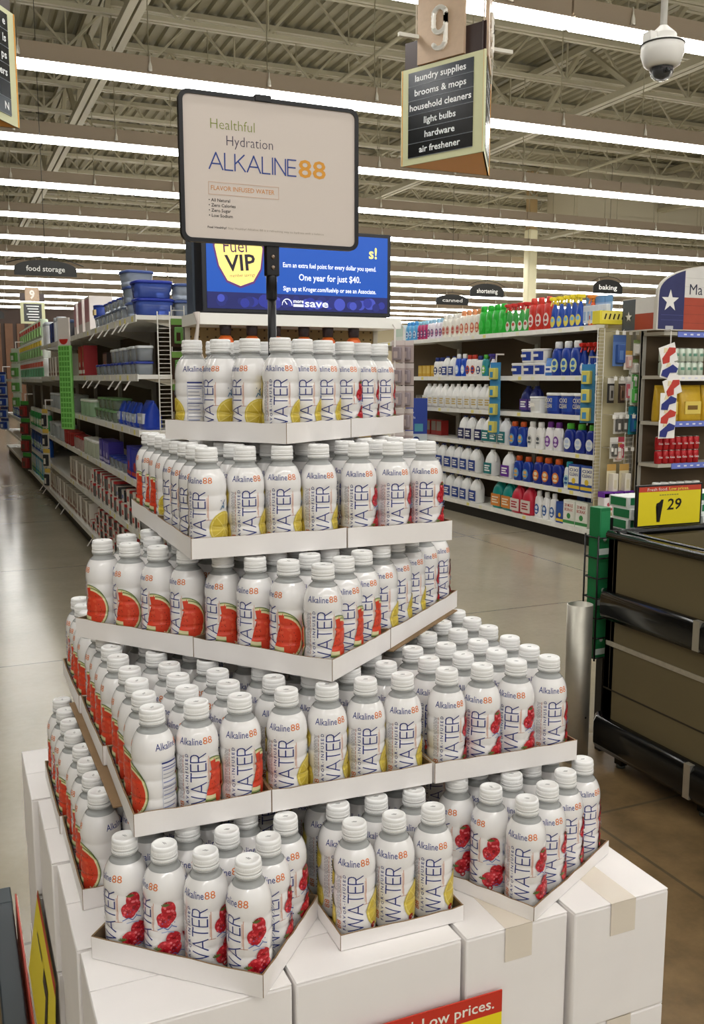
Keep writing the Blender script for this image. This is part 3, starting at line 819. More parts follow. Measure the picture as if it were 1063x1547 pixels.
# ------------------------------------------------------------------ goods (front of every kind faces -Y)
def g_jug(key, body, label, cap, w=.135, d=.13, h=.275, txt='ffffff', name='jug', cat='jug'):
    m = mat('jug_' + body, body, 0.35)
    b = MB(); a = w / 2; e = d / 2
    b.oval([(a * .9, e * .9, 0), (a, e, .012), (a, e, h * .52), (a * .97, e * .97, h * .58), (a * .8, e * .85, h * .72), (a * .52, e * .6, h * .85), (a * .34, e * .36, h * .92), (a * .3, e * .32, h * .95)], m, 20, 3.2)
    parts = [('body', b.mesh(key))]
    b = MB(); b.tube([(a * .30, -e * .1, h * .88), (a * .72, -e * .1, h * .86), (a * .98, -e * .1, h * .74), (a * 1.0, -e * .1, h * .60), (a * .9, -e * .1, h * .54)], [.011, .013, .013, .012, .010], m, 8); parts.append(('handle', b.mesh(key + '_h')))
    b = MB(); b.lathe([(a * .33, h * .925), (a * .34, h * .935), (a * .34, h * .995), (a * .30, h)], mat('lid_' + cap, cap, .4), 16); parts.append(('cap', b.mesh(key + '_c')))
    b = MB(); b.box((-a * .93, -e - .0012, h * .08), (a * .9, -e + .004, h * .50), C(label))
    b.box((-a - .0012, -e * .8, h * .08), (-a + .004, e * .6, h * .50), C(label))
    for k in range(3): b.box((-a * .7, -e - .0018, h * (.36 - k * .09)), (a * (.55 - .25 * (k % 2)), -e - .001, h * (.36 - k * .09) + .014), C(txt)); b.box((-a - .0018, -e * .5, h * (.36 - k * .09)), (-a - .001, e * (.3 - .2 * (k % 2)), h * (.36 - k * .09) + .012), C(txt))
    parts.append(('label', b.mesh(key + '_l')))
    return Proto(name, cat, parts)
def g_bottle(key, body, label, cap, w=.11, d=.07, h=.26, accent='ffffff', name='detergent_bottle', cat='detergent bottle', handle=True, rough=.3):
    m = mat('bot_' + body, body, rough)
    b = MB(); a = w / 2; e = d / 2
    b.oval([(a * .92, e * .92, 0), (a, e, .01), (a, e, h * .45), (a * .96, e, h * .62), (a * .8, e * .9, h * .74), (a * .5, e * .8, h * .80)], m, 20, 2.7)
    parts = [('body', b.mesh(key))]
    b = MB(); cr = min(a * .52, e * .95); b.lathe([(cr * .9, h * .79), (cr, h * .80), (cr, h * .95), (cr * .85, h)], mat('lid_' + cap, cap, .35), 16); parts.append(('cap', b.mesh(key + '_c')))
    if handle:
        b = MB(); b.tube([(a * .5, 0, h * .77), (a * 1.0, 0, h * .70), (a * 1.08, 0, h * .55), (a * .95, 0, h * .44)], .010, m, 8); parts.append(('handle', b.mesh(key + '_h')))
    b = MB(); n = 10
    for (rx, rz, cz_, hx, y) in ((a * .68, h * .2, h * .31, label, .0014), (a * .42, h * .07, h * .37, accent, .002), (a * .46, h * .045, h * .22, accent, .0022)):
        pts = [(rx * math.cos(2 * PI * k / 16), cz_ + rz * math.sin(2 * PI * k / 16)) for k in range(16)]
        b.prism(pts, -e - y, -e + .008, C(hx))
    parts.append(('label', b.mesh(key + '_l')))
    return Proto(name, cat, parts)
def g_spray(key, body, label, trig, w=.09, d=.055, h=.27, accent='ffffff', name='spray_bottle'):
    m = mat('spr_' + body, body, .3); mt = mat('trig_' + trig, trig, .4)
    b = MB(); a = w / 2; e = d / 2
    b.oval([(a * .94, e * .94, 0), (a, e, .01), (a, e, h * .38), (a * .7, e * .9, h * .58), (a * .36, e * .6, h * .70), (a * .32, e * .5, h * .76)], m, 18, 2.6)
    parts = [('body', b.mesh(key))]
    b = MB(); b.lathe([(.015, h * .75), (.015, h * .82)], mt, 12); b.box((-.016, -.05, h * .86), (.016, .045, h * .98), mt, bev=.006); b.box((-.009, -.01, h * .8), (.009, .012, h * .9), mt)
    b.box((-.008, -.062, h * .89), (.008, -.048, h * .96), mt); b.bar((0, -.028, h * .88), (0, -.046, h * .70), .012, .008, mt); parts.append(('trigger', b.mesh(key + '_t')))
    b = MB()
    for (rx, rz, cz_, hx, y) in ((a * .74, h * .17, h * .22, label, .0012), (a * .5, h * .06, h * .27, accent, .002)):
        b.prism([(rx * math.cos(2 * PI * k / 16), cz_ + rz * math.sin(2 * PI * k / 16)) for k in range(16)], -e - y, -e + .006, C(hx))
    parts.append(('label', b.mesh(key + '_l')))
    return Proto(name, 'spray bottle', parts)
def g_tub(key, body, lid, label, r=.085, h=.17, txt=None, name='powder_tub', tc='f2d648'):
    b = MB(); b.lathe([(r * .9, 0), (r * .92, .006), (r, h * .9)], mat('tub_' + body, body, .4), 22); parts = [('body', b.mesh(key))]
    b = MB(); b.lathe([(r * 1.03, h * .87), (r * 1.05, h * .89), (r * 1.05, h * .97), (r * .98, h)], mat('lid_' + lid, lid, .4), 22); parts.append(('lid', b.mesh(key + '_d')))
    b = MB(); n = 8
    for k in range(n):
        t0, t1 = -PI / 2 - 1.0 + 2.0 * k / n, -PI / 2 - 1.0 + 2.0 * (k + 1) / n
        q = []
        for (tt, z) in ((t0, h * .14), (t1, h * .14), (t1, h * .8), (t0, h * .8)):
            rr = r * (.92 + .08 * z / (h * .9)) + .0015; q.append((rr * math.cos(tt), rr * math.sin(tt), z))
        b.face(q, C(label))
    if txt:
        for k, s in enumerate(txt): b.text(s, C(tc), face_m(0, -r - .003, h * (.56 - .26 * k)), w=r * 1.15, h=h * .2, align='C', off=.012)
    else: b.box((-r * .4, -r - .002, h * .4), (r * .4, -r + .03, h * .6), C('f4f1ea'))
    parts.append(('label', b.mesh(key + '_l')))
    return Proto(name, 'tub', parts)
def g_box(key, body, panel, w=.15, d=.06, h=.2, txt=None, tc='223a8c', stripe=None, name='carton_box', cat='box', side=None):
    b = MB(); b.box((-w / 2, -d / 2, 0), (w / 2, d / 2, h), C(body, .45), bev=.002, seg=1); parts = [('carton', b.mesh(key))]
    b = MB(); b.box((-w * .43, -d / 2 - .001, h * .3), (w * .43, -d / 2 + .002, h * .93), C(panel))
    if stripe:
        b.box((-w * .5, -d / 2 - .0012, h * .08), (w * .5, -d / 2 + .002, h * .2), C(stripe)); b.prism([(w * .16 * math.cos(2 * PI * k / 14), h * .38 + w * .16 * math.sin(2 * PI * k / 14)) for k in range(14)], -d / 2 - .002, -d / 2, C(stripe))
    if side: b.box((-w / 2 - .001, -d * .4, h * .15), (-w / 2 + .002, d * .4, h * .9), C(side))
    for k, s in enumerate(txt or []): b.text(s, C(tc), face_m(0, -d / 2 - .0026, h * (.74 - .17 * k)), w=w * .72, h=h * .12, align='C', off=.012)
    parts.append(('front_print', b.mesh(key + '_p')))
    return Proto(name, cat, parts)
def g_pouch(key, body, label, w=.13, d=.06, h=.2, accent='ffffff', name='refill_pouch', cat='pouch'):
    m = mat('pouch_' + body, body, .3, var=.12, vscale=30, bump=.2)
    b = MB(); a, e = w / 2, d / 2
    b.oval([(a, e * .8, 0), (a, e, .02), (a * .97, e * .9, h * .5), (a * .98, e * .4, h * .85), (a, .003, h)], m, 20, 3.0); parts = [('pouch', b.mesh(key))]
    b = MB(); b.box((-a * .7, -e - .001, h * .2), (a * .7, -e * .7, h * .55), C(label)); b.box((-a * .5, -e - .002, h * .32), (a * .4, -e * .8, h * .44), C(accent)); parts.append(('front_print', b.mesh(key + '_p')))
    return Proto(name, cat, parts)
def g_container(key, lid, body='b9c0c4', sleeve=None, w=.15, d=.12, h=.085, name='food_container', trans=.55):
    m = mat('box_' + body, body, .15, trans=trans, ior=1.3)
    b = MB(); a, e = w / 2, d / 2
    b.oval([(a * .84, e * .84, 0), (a * .87, e * .87, .006), (a * .97, e * .97, h * .84)], m, 24, 4.5); parts = [('container', b.mesh(key))]
    b = MB(); b.oval([(a, e, h * .82), (a * 1.02, e * 1.02, h * .84), (a * 1.02, e * 1.02, h * .95), (a * .95, e * .95, h)], mat('lid_' + lid, lid, .35), 24, 4.5); parts.append(('lid', b.mesh(key + '_d')))
    if sleeve:
        b = MB(); b.box((-a * .25, -e * 1.035, h * .02), (a * .55, -e * 1.0, h * 1.01), C(sleeve)); b.box((-a * .25, -e * 1.035, h * 1.0), (a * .55, e * .9, h * 1.02), C(sleeve)); b.box((-a * .1, -e * 1.045, h * .3), (a * .4, -e * 1.03, h * .6), C('c23a34' if lid.startswith('b') or lid.startswith('a') else '2c4aa0')); parts.append(('paper_sleeve', b.mesh(key + '_s')))
    return Proto(name, 'food container', parts)
def g_jar(key, body, lid, r=.05, h=.13, name='storage_canister', label=None, cat='canister'):
    b = MB(); b.lathe([(r * .93, 0), (r, .008), (r, h * .82), (r * .92, h * .86)], mat('jar_' + body, body, .3), 20); parts = [('body', b.mesh(key))]
    b = MB(); b.lathe([(r * 1.02, h * .84), (r * 1.02, h * .97), (r * .9, h)], mat('lid_' + lid, lid, .4), 20); parts.append(('lid', b.mesh(key + '_d')))
    if label:
        b = MB(); b.box((-r * .6, -r * 1.02, h * .25), (r * .6, -r * .75, h * .65), C(label)); parts.append(('label', b.mesh(key + '_l')))
    return Proto(name, cat, parts)
def g_rolls(key, wrap, print_, n=3, r=.062, h=.27, name='paper_towel_pack', accent='f3d444'):
    m = mat('wrap_' + wrap, wrap, .3, var=.08, vscale=12)
    b = MB()
    for k in range(n): b.lathe([(r * .8, 0), (r, .01), (r, h - .01), (r * .8, h)], m, 16, ((k - (n - 1) / 2) * r * 1.9, 0, 0))
    b.box((-(n - 1) / 2 * r * 1.9, -r * .8, .004), ((n - 1) / 2 * r * 1.9, r * .8, h - .004), m); parts = [('wrapped_rolls', b.mesh(key))]
    b = MB()
    for k in range(n):
        x = (k - (n - 1) / 2) * r * 1.9
        b.box((x - r * .6, -r - .001, h * .12), (x + r * .6, -r * .75, h * .55), C(print_)); b.box((x - r * .45, -r - .002, h * .62), (x + r * .45, -r * .8, h * .85), C(accent))
    b.box((-(n / 2) * r * 1.9 - .003, -r * .5, h * .15), (-(n / 2) * r * 1.9 + .02, r * .5, h * .7), C(print_))
    parts.append(('wrapper_print', b.mesh(key + '_p')))
    return Proto(name, 'paper goods', parts)
def g_card(key, card, item, w=.09, h=.2, d=.022, name='hanging_pack', top='e9e6df', cat='hang pack'):
    b = MB(); b.box((-w / 2, -.001, 0), (w / 2, .001, h), C(card, .4)); b.box((-w / 2, -.0016, h * .78), (w / 2, -.0008, h), C(top, .4)); parts = [('backing_card', b.mesh(key))]
    b = MB(); b.box((-w * .3, -d, h * .1), (w * .3, -.001, h * .7), C(item, .3), bev=.006); b.box((-w * .18, -d - .002, h * .2), (w * .1, -d + .002, h * .5), C(card, .3)); parts.append(('blister', b.mesh(key + '_b')))
    return Proto(name, cat, parts)

ON = ['floor shelf', 'second shelf up', 'third shelf up', 'fourth shelf up', 'fifth shelf up', 'top shelf']
def row(P, desc, level, x, ys, where, group=None, step=None, dz=0.0, rz=-PI / 2, jit=.006, xs=0.0):
    """a row of one kind along a shelf; ys counts away from the shopper"""
    r = random.Random(len(desc) * 31 + level * 7 + int(ys[0] * 100))
    many = len(ys) > 1
    for k, y in enumerate(ys):
        lab = desc + (', %s in row' % NTH[k] if many else '') + ', ' + ON[level] + ', ' + where
        P.put(lab, (x + xs + r.uniform(-jit, jit), y + r.uniform(-jit, jit) * .5, SZ_[level] + dz + .0006), rz + r.uniform(-.06, .06), (group or desc + ' ' + where) if many else None)
def seq(y0, step, n): return [y0 + step * k for k in range(n)]

# ---- laundry gondola: open front at x = 5.25
RX = 5.25
for k in range(3):
    y0 = 6.62 + 1.62 * k
    shelf_bay('white laundry shelf bay, %s from the aisle mouth' % NTH[k], RX, y0, y0 + 1.62, 0.46, SZ_, 'laundry shelf bays')
mb = MB(); mb.box((RX + .02, 6.585, 0), (RX + .48, 6.615, 2.0), mat('end_panel', 'b5a98d', .5)); tag(build('gondola_end_panel', mb), 'beige end panel closing the laundry shelves beside the hook rack', 'end panel')
LW = 'laundry aisle'
K = {}
K['gal_white'] = g_jug('gal_white', 'f0f0ee', 'e9e9e6', 'f2f2f0', txt='c9b06a')
K['gal_blue'] = g_jug('gal_blue', 'f0f1f0', '1c3f92', '24346e', w=.15, d=.14)
K['gal_teal'] = g_jug('gal_teal', 'f0f1f0', '1d7c80', 'e8e8e6', w=.15, d=.14)
K['gal_navy'] = g_jug('gal_navy', 'f0f1f0', '1a1f55', '24346e', w=.14)
K['gal_purple'] = g_jug('gal_purple', 'f0f1f0', '6a2f9e', 'e8e8e6', w=.15, d=.14)
K['teal_jug'] = g_jug('teal_jug', '0f8a83', 'd9863a', '0f8a83', w=.18, d=.15, h=.30, txt='f4e8d0')
K['red_jug'] = g_jug('red_jug', 'c4283f', 'e8dcd6', 'd8505c', w=.17, d=.15, h=.29, txt='b02034')
K['dk_jug'] = g_jug('dk_jug', '25307c', '5a3f8c', '25307c', w=.14, h=.26)
K['half_blue'] = g_jug('half_blue', 'f1f2f1', '213f8e', '26367a', w=.12, d=.10, h=.23)
K['blue_orange'] = g_bottle('blue_orange', '1d2f8c', 'e2823a', 'd9602a', w=.135, d=.09, h=.265, accent='f2e2c0')
K['blue_orange_b'] = g_bottle('blue_orange_b', '1a3c9c', '6fa8d8', 'cf5a28', w=.125, d=.09, h=.25, accent='e9b05a')
K['blue_green'] = g_bottle('blue_green', '1b2f8f', 'e8edf0', '55b53a', w=.145, d=.09, h=.27, accent='c8d4ea')
K['white_purple'] = g_bottle('white_purple', 'f0eef0', '7a3f9e', '6f2f8c', w=.12, d=.08, h=.27, accent='e2d6ee')
K['white_handle'] = g_bottle('white_handle', 'f1f1ef', 'd9dad8', 'f1f1ef', w=.12, d=.08, h=.26, accent='555b62')
K['white_teal'] = g_bottle('white_teal', 'eef2f2', 'a9d0da', '2aa0ae', w=.12, d=.08, h=.255, accent='2c5fa0', handle=False)
K['white_small'] = g_bottle('white_small', 'f2f2f2', '2c5fa8', 'f2f2f2', w=.095, d=.07, h=.26, accent='dfe8f2')
K['white_red'] = g_bottle('white_red', 'f3f1ee', 'c8502a', 'c03a2a', w=.11, d=.07, h=.235, accent='24408e')
K['white_navy'] = g_bottle('white_navy', 'f3f1ee', '1c2f6e', '26367a', w=.11, d=.07, h=.22, accent='f3f1ee')
K['blue_white'] = g_bottle('blue_white', '1f50c0', 'c8dcf4', 'f4f6f8', w=.10, d=.07, h=.25, accent='f4f6f8', handle=False)
K['big_blue'] = g_bottle('big_blue', '1f3f9e', 'd9e6b0', 'f2f4f4', w=.14, d=.10, h=.32, accent='2f6fc0', handle=False)
K['green_teal'] = g_bottle('green_teal', '2f8f9a', '7cc24a', '4fa83c', w=.10, d=.07, h=.23)
K['ltblue'] = g_bottle('ltblue', '5fb0e6', 'dceefc', '4f9ee0', w=.10, d=.07, h=.23, accent='2f62b0', handle=False)
K['pinkblue'] = g_bottle('pinkblue', 'c23a72', '3a2c6a', '9fdaf2', w=.085, d=.06, h=.22, accent='e8b6d0', handle=False)
K['purpwhite'] = g_bottle('purpwhite', 'ece6f0', '6a3f7e', 'a8d4f0', w=.095, d=.06, h=.23, accent='d89ab0', handle=False)
K['flowery'] = g_bottle('flowery', 'f2f0e6', 'd8b0a0', 'f4f3ee', w=.11, d=.07, h=.26, accent='c0504a', handle=False)
K['flower_or'] = g_bottle('flower_or', 'f2efe4', 'd06a50', 'eaa070', w=.105, d=.07, h=.28, accent='f2d0b0', handle=False)
K['green_refill'] = g_bottle('green_refill', '2fb83c', '3cc84a', '2fb83c', w=.13, d=.08, h=.30, accent='35c040', handle=False)
K['red_refill'] = g_bottle('red_refill', 'd03a30', 'efe2dc', 'd8463a', w=.12, d=.08, h=.31, accent='b82c28', handle=False)
K['spr_green'] = g_spray('spr_green', '3fa84a', 'e6eee0', 'c02a24', h=.29, accent='c04a3a')
K['spr_yellow'] = g_spray('spr_yellow', '1f4cae', 'e8d860', 'ecd62e', h=.30, accent='7ec0e8')
K['spr_red'] = g_spray('spr_red', '1f3f9e', 'd0dcf0', 'cc2c22', h=.30, accent='ffffff')
K['spr_orange'] = g_spray('spr_orange', 'de5a2a', 'f2d6b0', 'e2862e', h=.28, accent='c03a1c')
K['spr_white'] = g_spray('spr_white', 'e8e4f0', 'b08ac8', '4c3f8e', h=.24, accent='e8b0c8')
K['blue_pail'] = g_tub('blue_pail', '1f3c9c', 'f3f3f1', '2a50b4', r=.095, h=.2, txt=('OXI', 'CLEAN'), tc='f2ecd0')
K['white_tub'] = g_tub('white_tub', 'efefec', 'f5f5f3', 'dcdcd8', r=.09, h=.16)
K['blue_tub'] = g_tub('blue_tub', 'ecebe6', 'f5f5f3', '24409a', r=.09, h=.13)
K['panel_box'] = g_box('panel_box', '2b4fa2', 'f4f2e6', .17, .07, .24, ('OXI', 'CLEAN'), '1f3a8c', 'e8c83c', name='powder_box', cat='powder box', side='2a55b0')
K['borax'] = g_box('borax', 'e9ece2', 'f3f3ec', .165, .07, .235, ('20 MULE', 'BORAX'), 'b03a30', '3f8f4f', name='powder_box', cat='powder box', side='d8e0d0')
K['blue_box'] = g_box('blue_box', '1f3f92', '27509e', .13, .08, .2, None, 'ffffff', 'e8c840', name='powder_box', cat='powder box')
K['white_box'] = g_box('white_box', 'e6ece4', 'cfe2d2', .12, .08, .2, None, 'ffffff', None, name='powder_box', cat='powder box')
K['yellow_box'] = g_box('yellow_box', 'd6a62c', 'e8c860', .10, .08, .14, None, 'ffffff', None, name='dryer_sheet_box', cat='box')
K['grey_can'] = g_jar('grey_can', '8a7f70', '6f675a', .05, .13, 'starch_can', 'b8a890', 'can')
K['red_box'] = g_box('red_box', 'a02c28', '8f8578', .13, .1, .18, None, 'ffffff', None, name='soap_box', cat='box')
K['pods'] = g_pouch('pods', '3f7fd0', 'f0f4f8', .14, .07, .17, '1f4cae', name='pod_pouch')
K['brush'] = g_card('brush', '9db8d8', 'd8dfe8', .10, .26, .05, 'brush_pack', '6f9fd0')
K['brush_red'] = g_card('brush_red', 'a8bce0', 'b83a4a', .10, .24, .04, 'brush_pack', '8fa8d8')

def R_(k, desc, lv, ys, dx=.075, dz=0.0, **kw): row(K[k], desc, lv, RX + dx, ys, LW, dz=dz, **kw)
# top shelf
R_('brush', 'pale blue brush pack standing on edge', 5, seq(6.70, .055, 6), .12)
R_('spr_orange', 'orange trigger spray bottle', 5, [6.90], .10)
R_('spr_yellow', 'blue spray bottle with yellow trigger', 5, seq(7.04, .098, 5))
R_('red_refill', 'tall red stain remover refill', 5, seq(7.53, .125, 3))
R_('spr_green', 'green spray bottle with red trigger', 5, seq(7.88, .108, 4))
R_('green_refill', 'tall bright green refill bottle', 5, seq(8.31, .128, 4))
R_('flower_or', 'white flowered bottle with peach cap', 5, seq(8.80, .105, 4))
R_('flowery', 'white flowered bottle with white cap', 5, seq(9.22, .105, 4))
R_('purpwhite', 'purple and white bottle with pale blue cap', 5, seq(9.62, .095, 4))
R_('pinkblue', 'pink bottle with pale blue cap', 5, seq(10.0, .085, 3))
R_('ltblue', 'light blue softener bottle', 5, seq(10.26, .105, 3))
R_('white_box', 'pale box of dryer sheets', 5, seq(10.6, .13, 2))
# fifth
R_('spr_red', 'blue spray bottle with red trigger', 4, seq(6.76, .10, 3))
R_('big_blue', 'large blue bottle with white cap', 4, seq(7.06, .15, 3))
R_('pods', 'blue pod pouch', 4, [7.46])
R_('blue_tub', 'white tub with blue label lower layer', 4, seq(7.62, .2, 3), .10)
R_('blue_tub', 'white tub with blue label stacked on top', 4, seq(7.66, .2, 2), .11, .1345)
R_('spr_white', 'small pale spray bottle with purple trigger', 4, [8.50])
R_('green_teal', 'teal bottle with green cap', 4, [8.64])
R_('white_navy', 'white bottle with navy cap', 4, seq(8.76, .12, 1))
R_('white_red', 'white bottle with red cap', 4, seq(8.87, .115, 2))
R_('blue_white', 'bright blue bottle with white cap', 4, seq(9.10, .105, 2))
R_('half_blue', 'white half gallon jug with blue label', 4, seq(9.33, .135, 2))
R_('white_navy', 'small white bottle with navy label', 4, seq(9.60, .11, 2))
R_('yellow_box', 'yellow dryer sheet box', 4, seq(9.85, .112, 7), .30)
# fourth
R_('blue_pail', 'blue powder tub with white lid', 3, seq(6.97, .215, 3), .11)
R_('white_tub', 'plain white powder tub', 3, [7.69], .11)
R_('dk_jug', 'dark blue jug', 3, seq(7.86, .145, 2), .2)
R_('gal_white', 'plain white gallon bleach jug', 3, seq(8.50, .142, 11))
R_('grey_can', 'dull grey starch can', 3, seq(10.12, .105, 5), .28)
# third
R_('blue_green', 'dark blue detergent bottle with green cap', 2, seq(6.80, .165, 3))
R_('white_purple', 'white bottle with purple cap', 2, seq(7.30, .15, 2))
R_('white_handle', 'plain white bottle with handle', 2, seq(7.60, .15, 2))
R_('blue_orange_b', 'blue bottle with orange cap', 2, seq(7.91, .14, 2))
R_('gal_teal', 'white jug with teal label', 2, seq(8.22, .155, 3))
R_('gal_navy', 'white jug with dark navy label', 2, [8.69])
R_('gal_navy', 'navy labelled white jug by empty shelf', 2, seq(8.90, .155, 2))
R_('red_box', 'dull red soap box', 2, seq(9.95, .15, 5), .28)
# second
R_('panel_box', 'blue powder box with large white panel', 1, seq(6.79, .19, 2), .05)
R_('white_teal', 'white bottle with teal cap', 1, [7.13])
R_('blue_orange', 'blue detergent bottle with orange cap', 1, seq(7.30, .155, 3))
R_('blue_orange_b', 'blue softener bottle with orange cap', 1, seq(7.79, .17, 2))
R_('gal_purple', 'white jug with purple label', 1, [8.14])
R_('gal_teal', 'white gallon jug with teal label', 1, [8.46])
R_('gal_blue', 'white gallon jug with blue label', 1, seq(8.80, .185, 6))
# floor shelf
R_('borax', 'pale powder box with red lettering', 0, seq(6.86, .18, 2), .05)
R_('blue_box', 'small blue powder box', 0, [7.19], .06)
R_('blue_box', 'dark blue box set back', 0, seq(6.95, .16, 2), .24, .08)
R_('white_small', 'slim white bottle', 0, seq(7.34, .13, 3))
R_('red_jug', 'red jug with pale label', 0, seq(7.76, .185, 2), .09)
R_('teal_jug', 'big teal jug', 0, seq(8.13, .2, 2), .10)
R_('gal_blue', 'white gallon jug with blue label low down', 0, seq(8.78, .19, 6))

# ---- food storage gondola: open front at x = 1.12
LX = 1.12
for k in range(9):
    y0 = 6.05 + 1.62 * k
    lv = SZL if k < 4 else [SZ_[0], SZ_[1], SZ_[2], 1.50]
    shelf_bay('white food storage shelf bay, %s from the television end' % NTH[k], LX, y0, y0 + 1.62, 0.46, lv, 'food storage shelf bays')
FW = 'food storage'
K['c_blue'] = g_container('c_blue', '2c3f9c', 'b4bcc4')
K['c_grey'] = g_container('c_grey', '5a6478', 'b4bac0', w=.14, h=.09)
K['c_white'] = g_container('c_white', 'd9dde0', 'b4bac0', w=.13, d=.11, h=.1, name='food_container')
K['c_green'] = g_container('c_green', '6f9a66', '9fb09a', w=.2, d=.15, h=.09)
K['c_red'] = g_container('c_red', 'b0282a', 'a8a49e', 'ebe4da', w=.20, d=.16, h=.118)
K['c_redlow'] = g_container('c_redlow', 'a8302c', '9a8f88', 'e6ddd2', w=.22, d=.17, h=.082)
K['c_black'] = g_container('c_black', '2a2a2e', '54575a', 'd9d4cc', w=.16, d=.13, h=.09)
K['tote'] = g_container('tote', '2438a6', '4f66b8', None, w=.25, d=.22, h=.112, name='storage_box', trans=.35)
K['tote_grey'] = g_container('tote_grey', '4a5f9c', '9aa4b4', None, w=.20, d=.2, h=.105, name='storage_box', trans=.35)
K['blue_bag'] = g_pouch('blue_bag', '1f3fae', 'c8ccd2', .22, .14, .19, 'f4f6fa', name='container_set', cat='container set')
K['blue_bag_s'] = g_pouch('blue_bag_s', '2446b4', 'aeb8c4', .13, .10, .17, 'e8ecf4', name='container_set', cat='container set')
K['red_canister'] = g_box('red_canister', '9c1f24', 'b02a2e', .15, .12, .27, None, 'ffffff', 'e6e0d8', name='boxed_kitchen_item', cat='box')
K['dark_set'] = g_box('dark_set', '2c221e', '8a7a6c', .3, .1, .2, None, 'ffffff', 'c0652a', name='boxed_kitchen_item', cat='box')
K['pinkbox'] = g_box('pinkbox', 'ece4e0', 'd8a0a8', .26, .2, .31, None, 'ffffff', None, name='boxed_kitchen_item', cat='box')
K['bluebox'] = g_box('bluebox', '2a2f9c', '3f44b8', .2, .16, .21, None, 'ffffff', 'd0382c', name='container_box', cat='box', side='c8342c')
K['purplebox'] = g_box('purplebox', '3a2f8c', '5f55b8', .16, .12, .18, None, 'ffffff', 'c8c0e8', name='container_box', cat='box')
K['beigebox'] = g_box('beigebox', 'd6cfc0', 'b8aea0', .16, .14, .22, None, 'ffffff', '8a5a4a', name='boxed_kitchen_item', cat='box')
K['greyjar'] = g_jar('greyjar', 'a9b0b2', 'c8ccce', .09, .17)
K['whitejar'] = g_jar('whitejar', 'aeb4a0', 'e9e9e4', .065, .15)
K['greenjar'] = g_jar('greenjar', '8fae8a', 'dfe6d8', .07, .15)
K['redjar'] = g_jar('redjar', 'a88f88', 'b02c30', .06, .13)
K['basket'] = g_jar('basket', 'a03230', 'b83c38', .075, .14, 'plastic_basket', None, 'basket')
K['cups'] = g_jar('cups', 'e6e8ea', 'd4dae0', .055, .28, 'cup_tower', None, 'cups')
K['black_pot'] = g_jar('black_pot', '1c1c22', '2c3c5c', .075, .22, 'coffee_jar', '3a4c7a', 'jar')
K['navy_box'] = g_box('navy_box', '1f2f5e', '31478c', .16, .14, .24, None, 'ffffff', None, name='boxed_kitchen_item', cat='box')
K['mug_blue'] = g_jar('mug_blue', '31489c', '223a8c', .075, .11, 'blue_bowl', 'e0c890', 'bowl')
def L_(k, desc, lv, ys, dx=.085, dz=0.0, **kw): row(K[k], desc, lv, LX + dx, [y for y in ys if y > 6.13], FW, dz=dz - (.065 if lv == 5 else 0), **kw)
tz = SZL[5] + .0006
for k, (xx, yy, dz, d_) in enumerate([(1.275, 6.20, 0, 'lower blue storage box on the shelf end'), (1.27, 6.21, .1135, 'upper blue storage box stacked on the shelf end')]):
    K['tote'].put('large ' + d_ + ', food storage top shelf', (xx, yy, tz + dz), .05, 'large blue storage boxes')
for k, (dz, d_) in enumerate([(0, 'lower'), (.1065, 'middle'), (.213, 'upper')]):
    K['tote_grey'].put('%s grey storage box stacked behind the large blue boxes, top shelf' % d_, (1.25 - .01 * k, 6.46 + .02 * k, tz + dz), .1 * k, 'grey storage boxes')
for k, (yy, dz) in enumerate(((6.20, 0), (6.19, .1065), (6.42, 0))):
    K['tote_grey'].put('grey box with blue lid near the television, %s one on the top shelf' % NTH[k], (1.50, yy, tz + dz), .02 * k, 'grey boxes near the television')
L_('c_grey', 'small clear container with grey lid lower layer', 5, seq(6.70, .17, 8), .09)
L_('c_blue', 'small clear container with blue lid upper layer', 5, seq(6.80, .19, 5), .12, .0925)
L_('mug_blue', 'blue bowl with gold print', 5, [8.05], .12, .0925)
L_('pinkbox', 'tall white box with pink picture', 5, seq(8.55, .42, 3), .16)
L_('black_pot', 'black coffee jar', 5, seq(10.35, .25, 2), .12)
L_('cups', 'tall pale cup tower', 5, seq(10.9, .22, 2), .10)
L_('navy_box', 'navy kitchen box', 5, seq(11.38, .28, 2), .12)
L_('cups', 'stack of white cups', 5, seq(11.97, .25, 2), .08)
L_('c_blue', 'clear container with blue lid lower layer', 4, seq(5.56, .165, 15))
L_('c_white', 'clear container with white lid upper layer', 4, seq(5.58, .16, 11), .09, .0875)
L_('dark_set', 'dark boxed kitchen set', 4, [8.35], .22)
L_('red_canister', 'tall red kitchen box', 4, seq(8.75, .3, 2), .10)
L_('beigebox', 'pale kitchen box', 4, seq(9.6, .3, 8), .10)
L_('blue_bag', 'large blue bagged container set', 3, seq(5.66, .26, 3), .12)
L_('blue_bag_s', 'blue bagged container set', 3, seq(6.44, .15, 5), .10)
L_('c_green', 'clear container with green lid lower layer', 3, seq(7.28, .21, 5), .11)
L_('c_green', 'clear container with green lid stacked above', 3, seq(7.3, .21, 4), .12, .0925)
L_('greenjar', 'pale green canister with white lid', 3, seq(8.45, .17, 4), .10)
L_('greyjar', 'grey lidded bucket', 3, seq(9.75, .24, 9), .12)
L_('bluebox', 'blue and red container box', 2, seq(5.70, .22, 5), .11)
L_('c_blue', 'clear bowl with blue lid', 2, seq(6.86, .19, 4), .09)
L_('purplebox', 'purple container box', 2, seq(7.6, .18, 3), .10)
L_('whitejar', 'pale canister with white lid', 2, seq(8.15, .16, 5), .09)
L_('redjar', 'small jar with red lid', 2, seq(9.0, .15, 5), .09)
L_('basket', 'red plastic basket', 2, seq(9.85, .19, 4), .10)
L_('greyjar', 'grey tub', 2, seq(10.7, .24, 6), .12)
L_('c_red', 'red lidded container lower layer', 1, seq(6.20, .215, 12), .10)
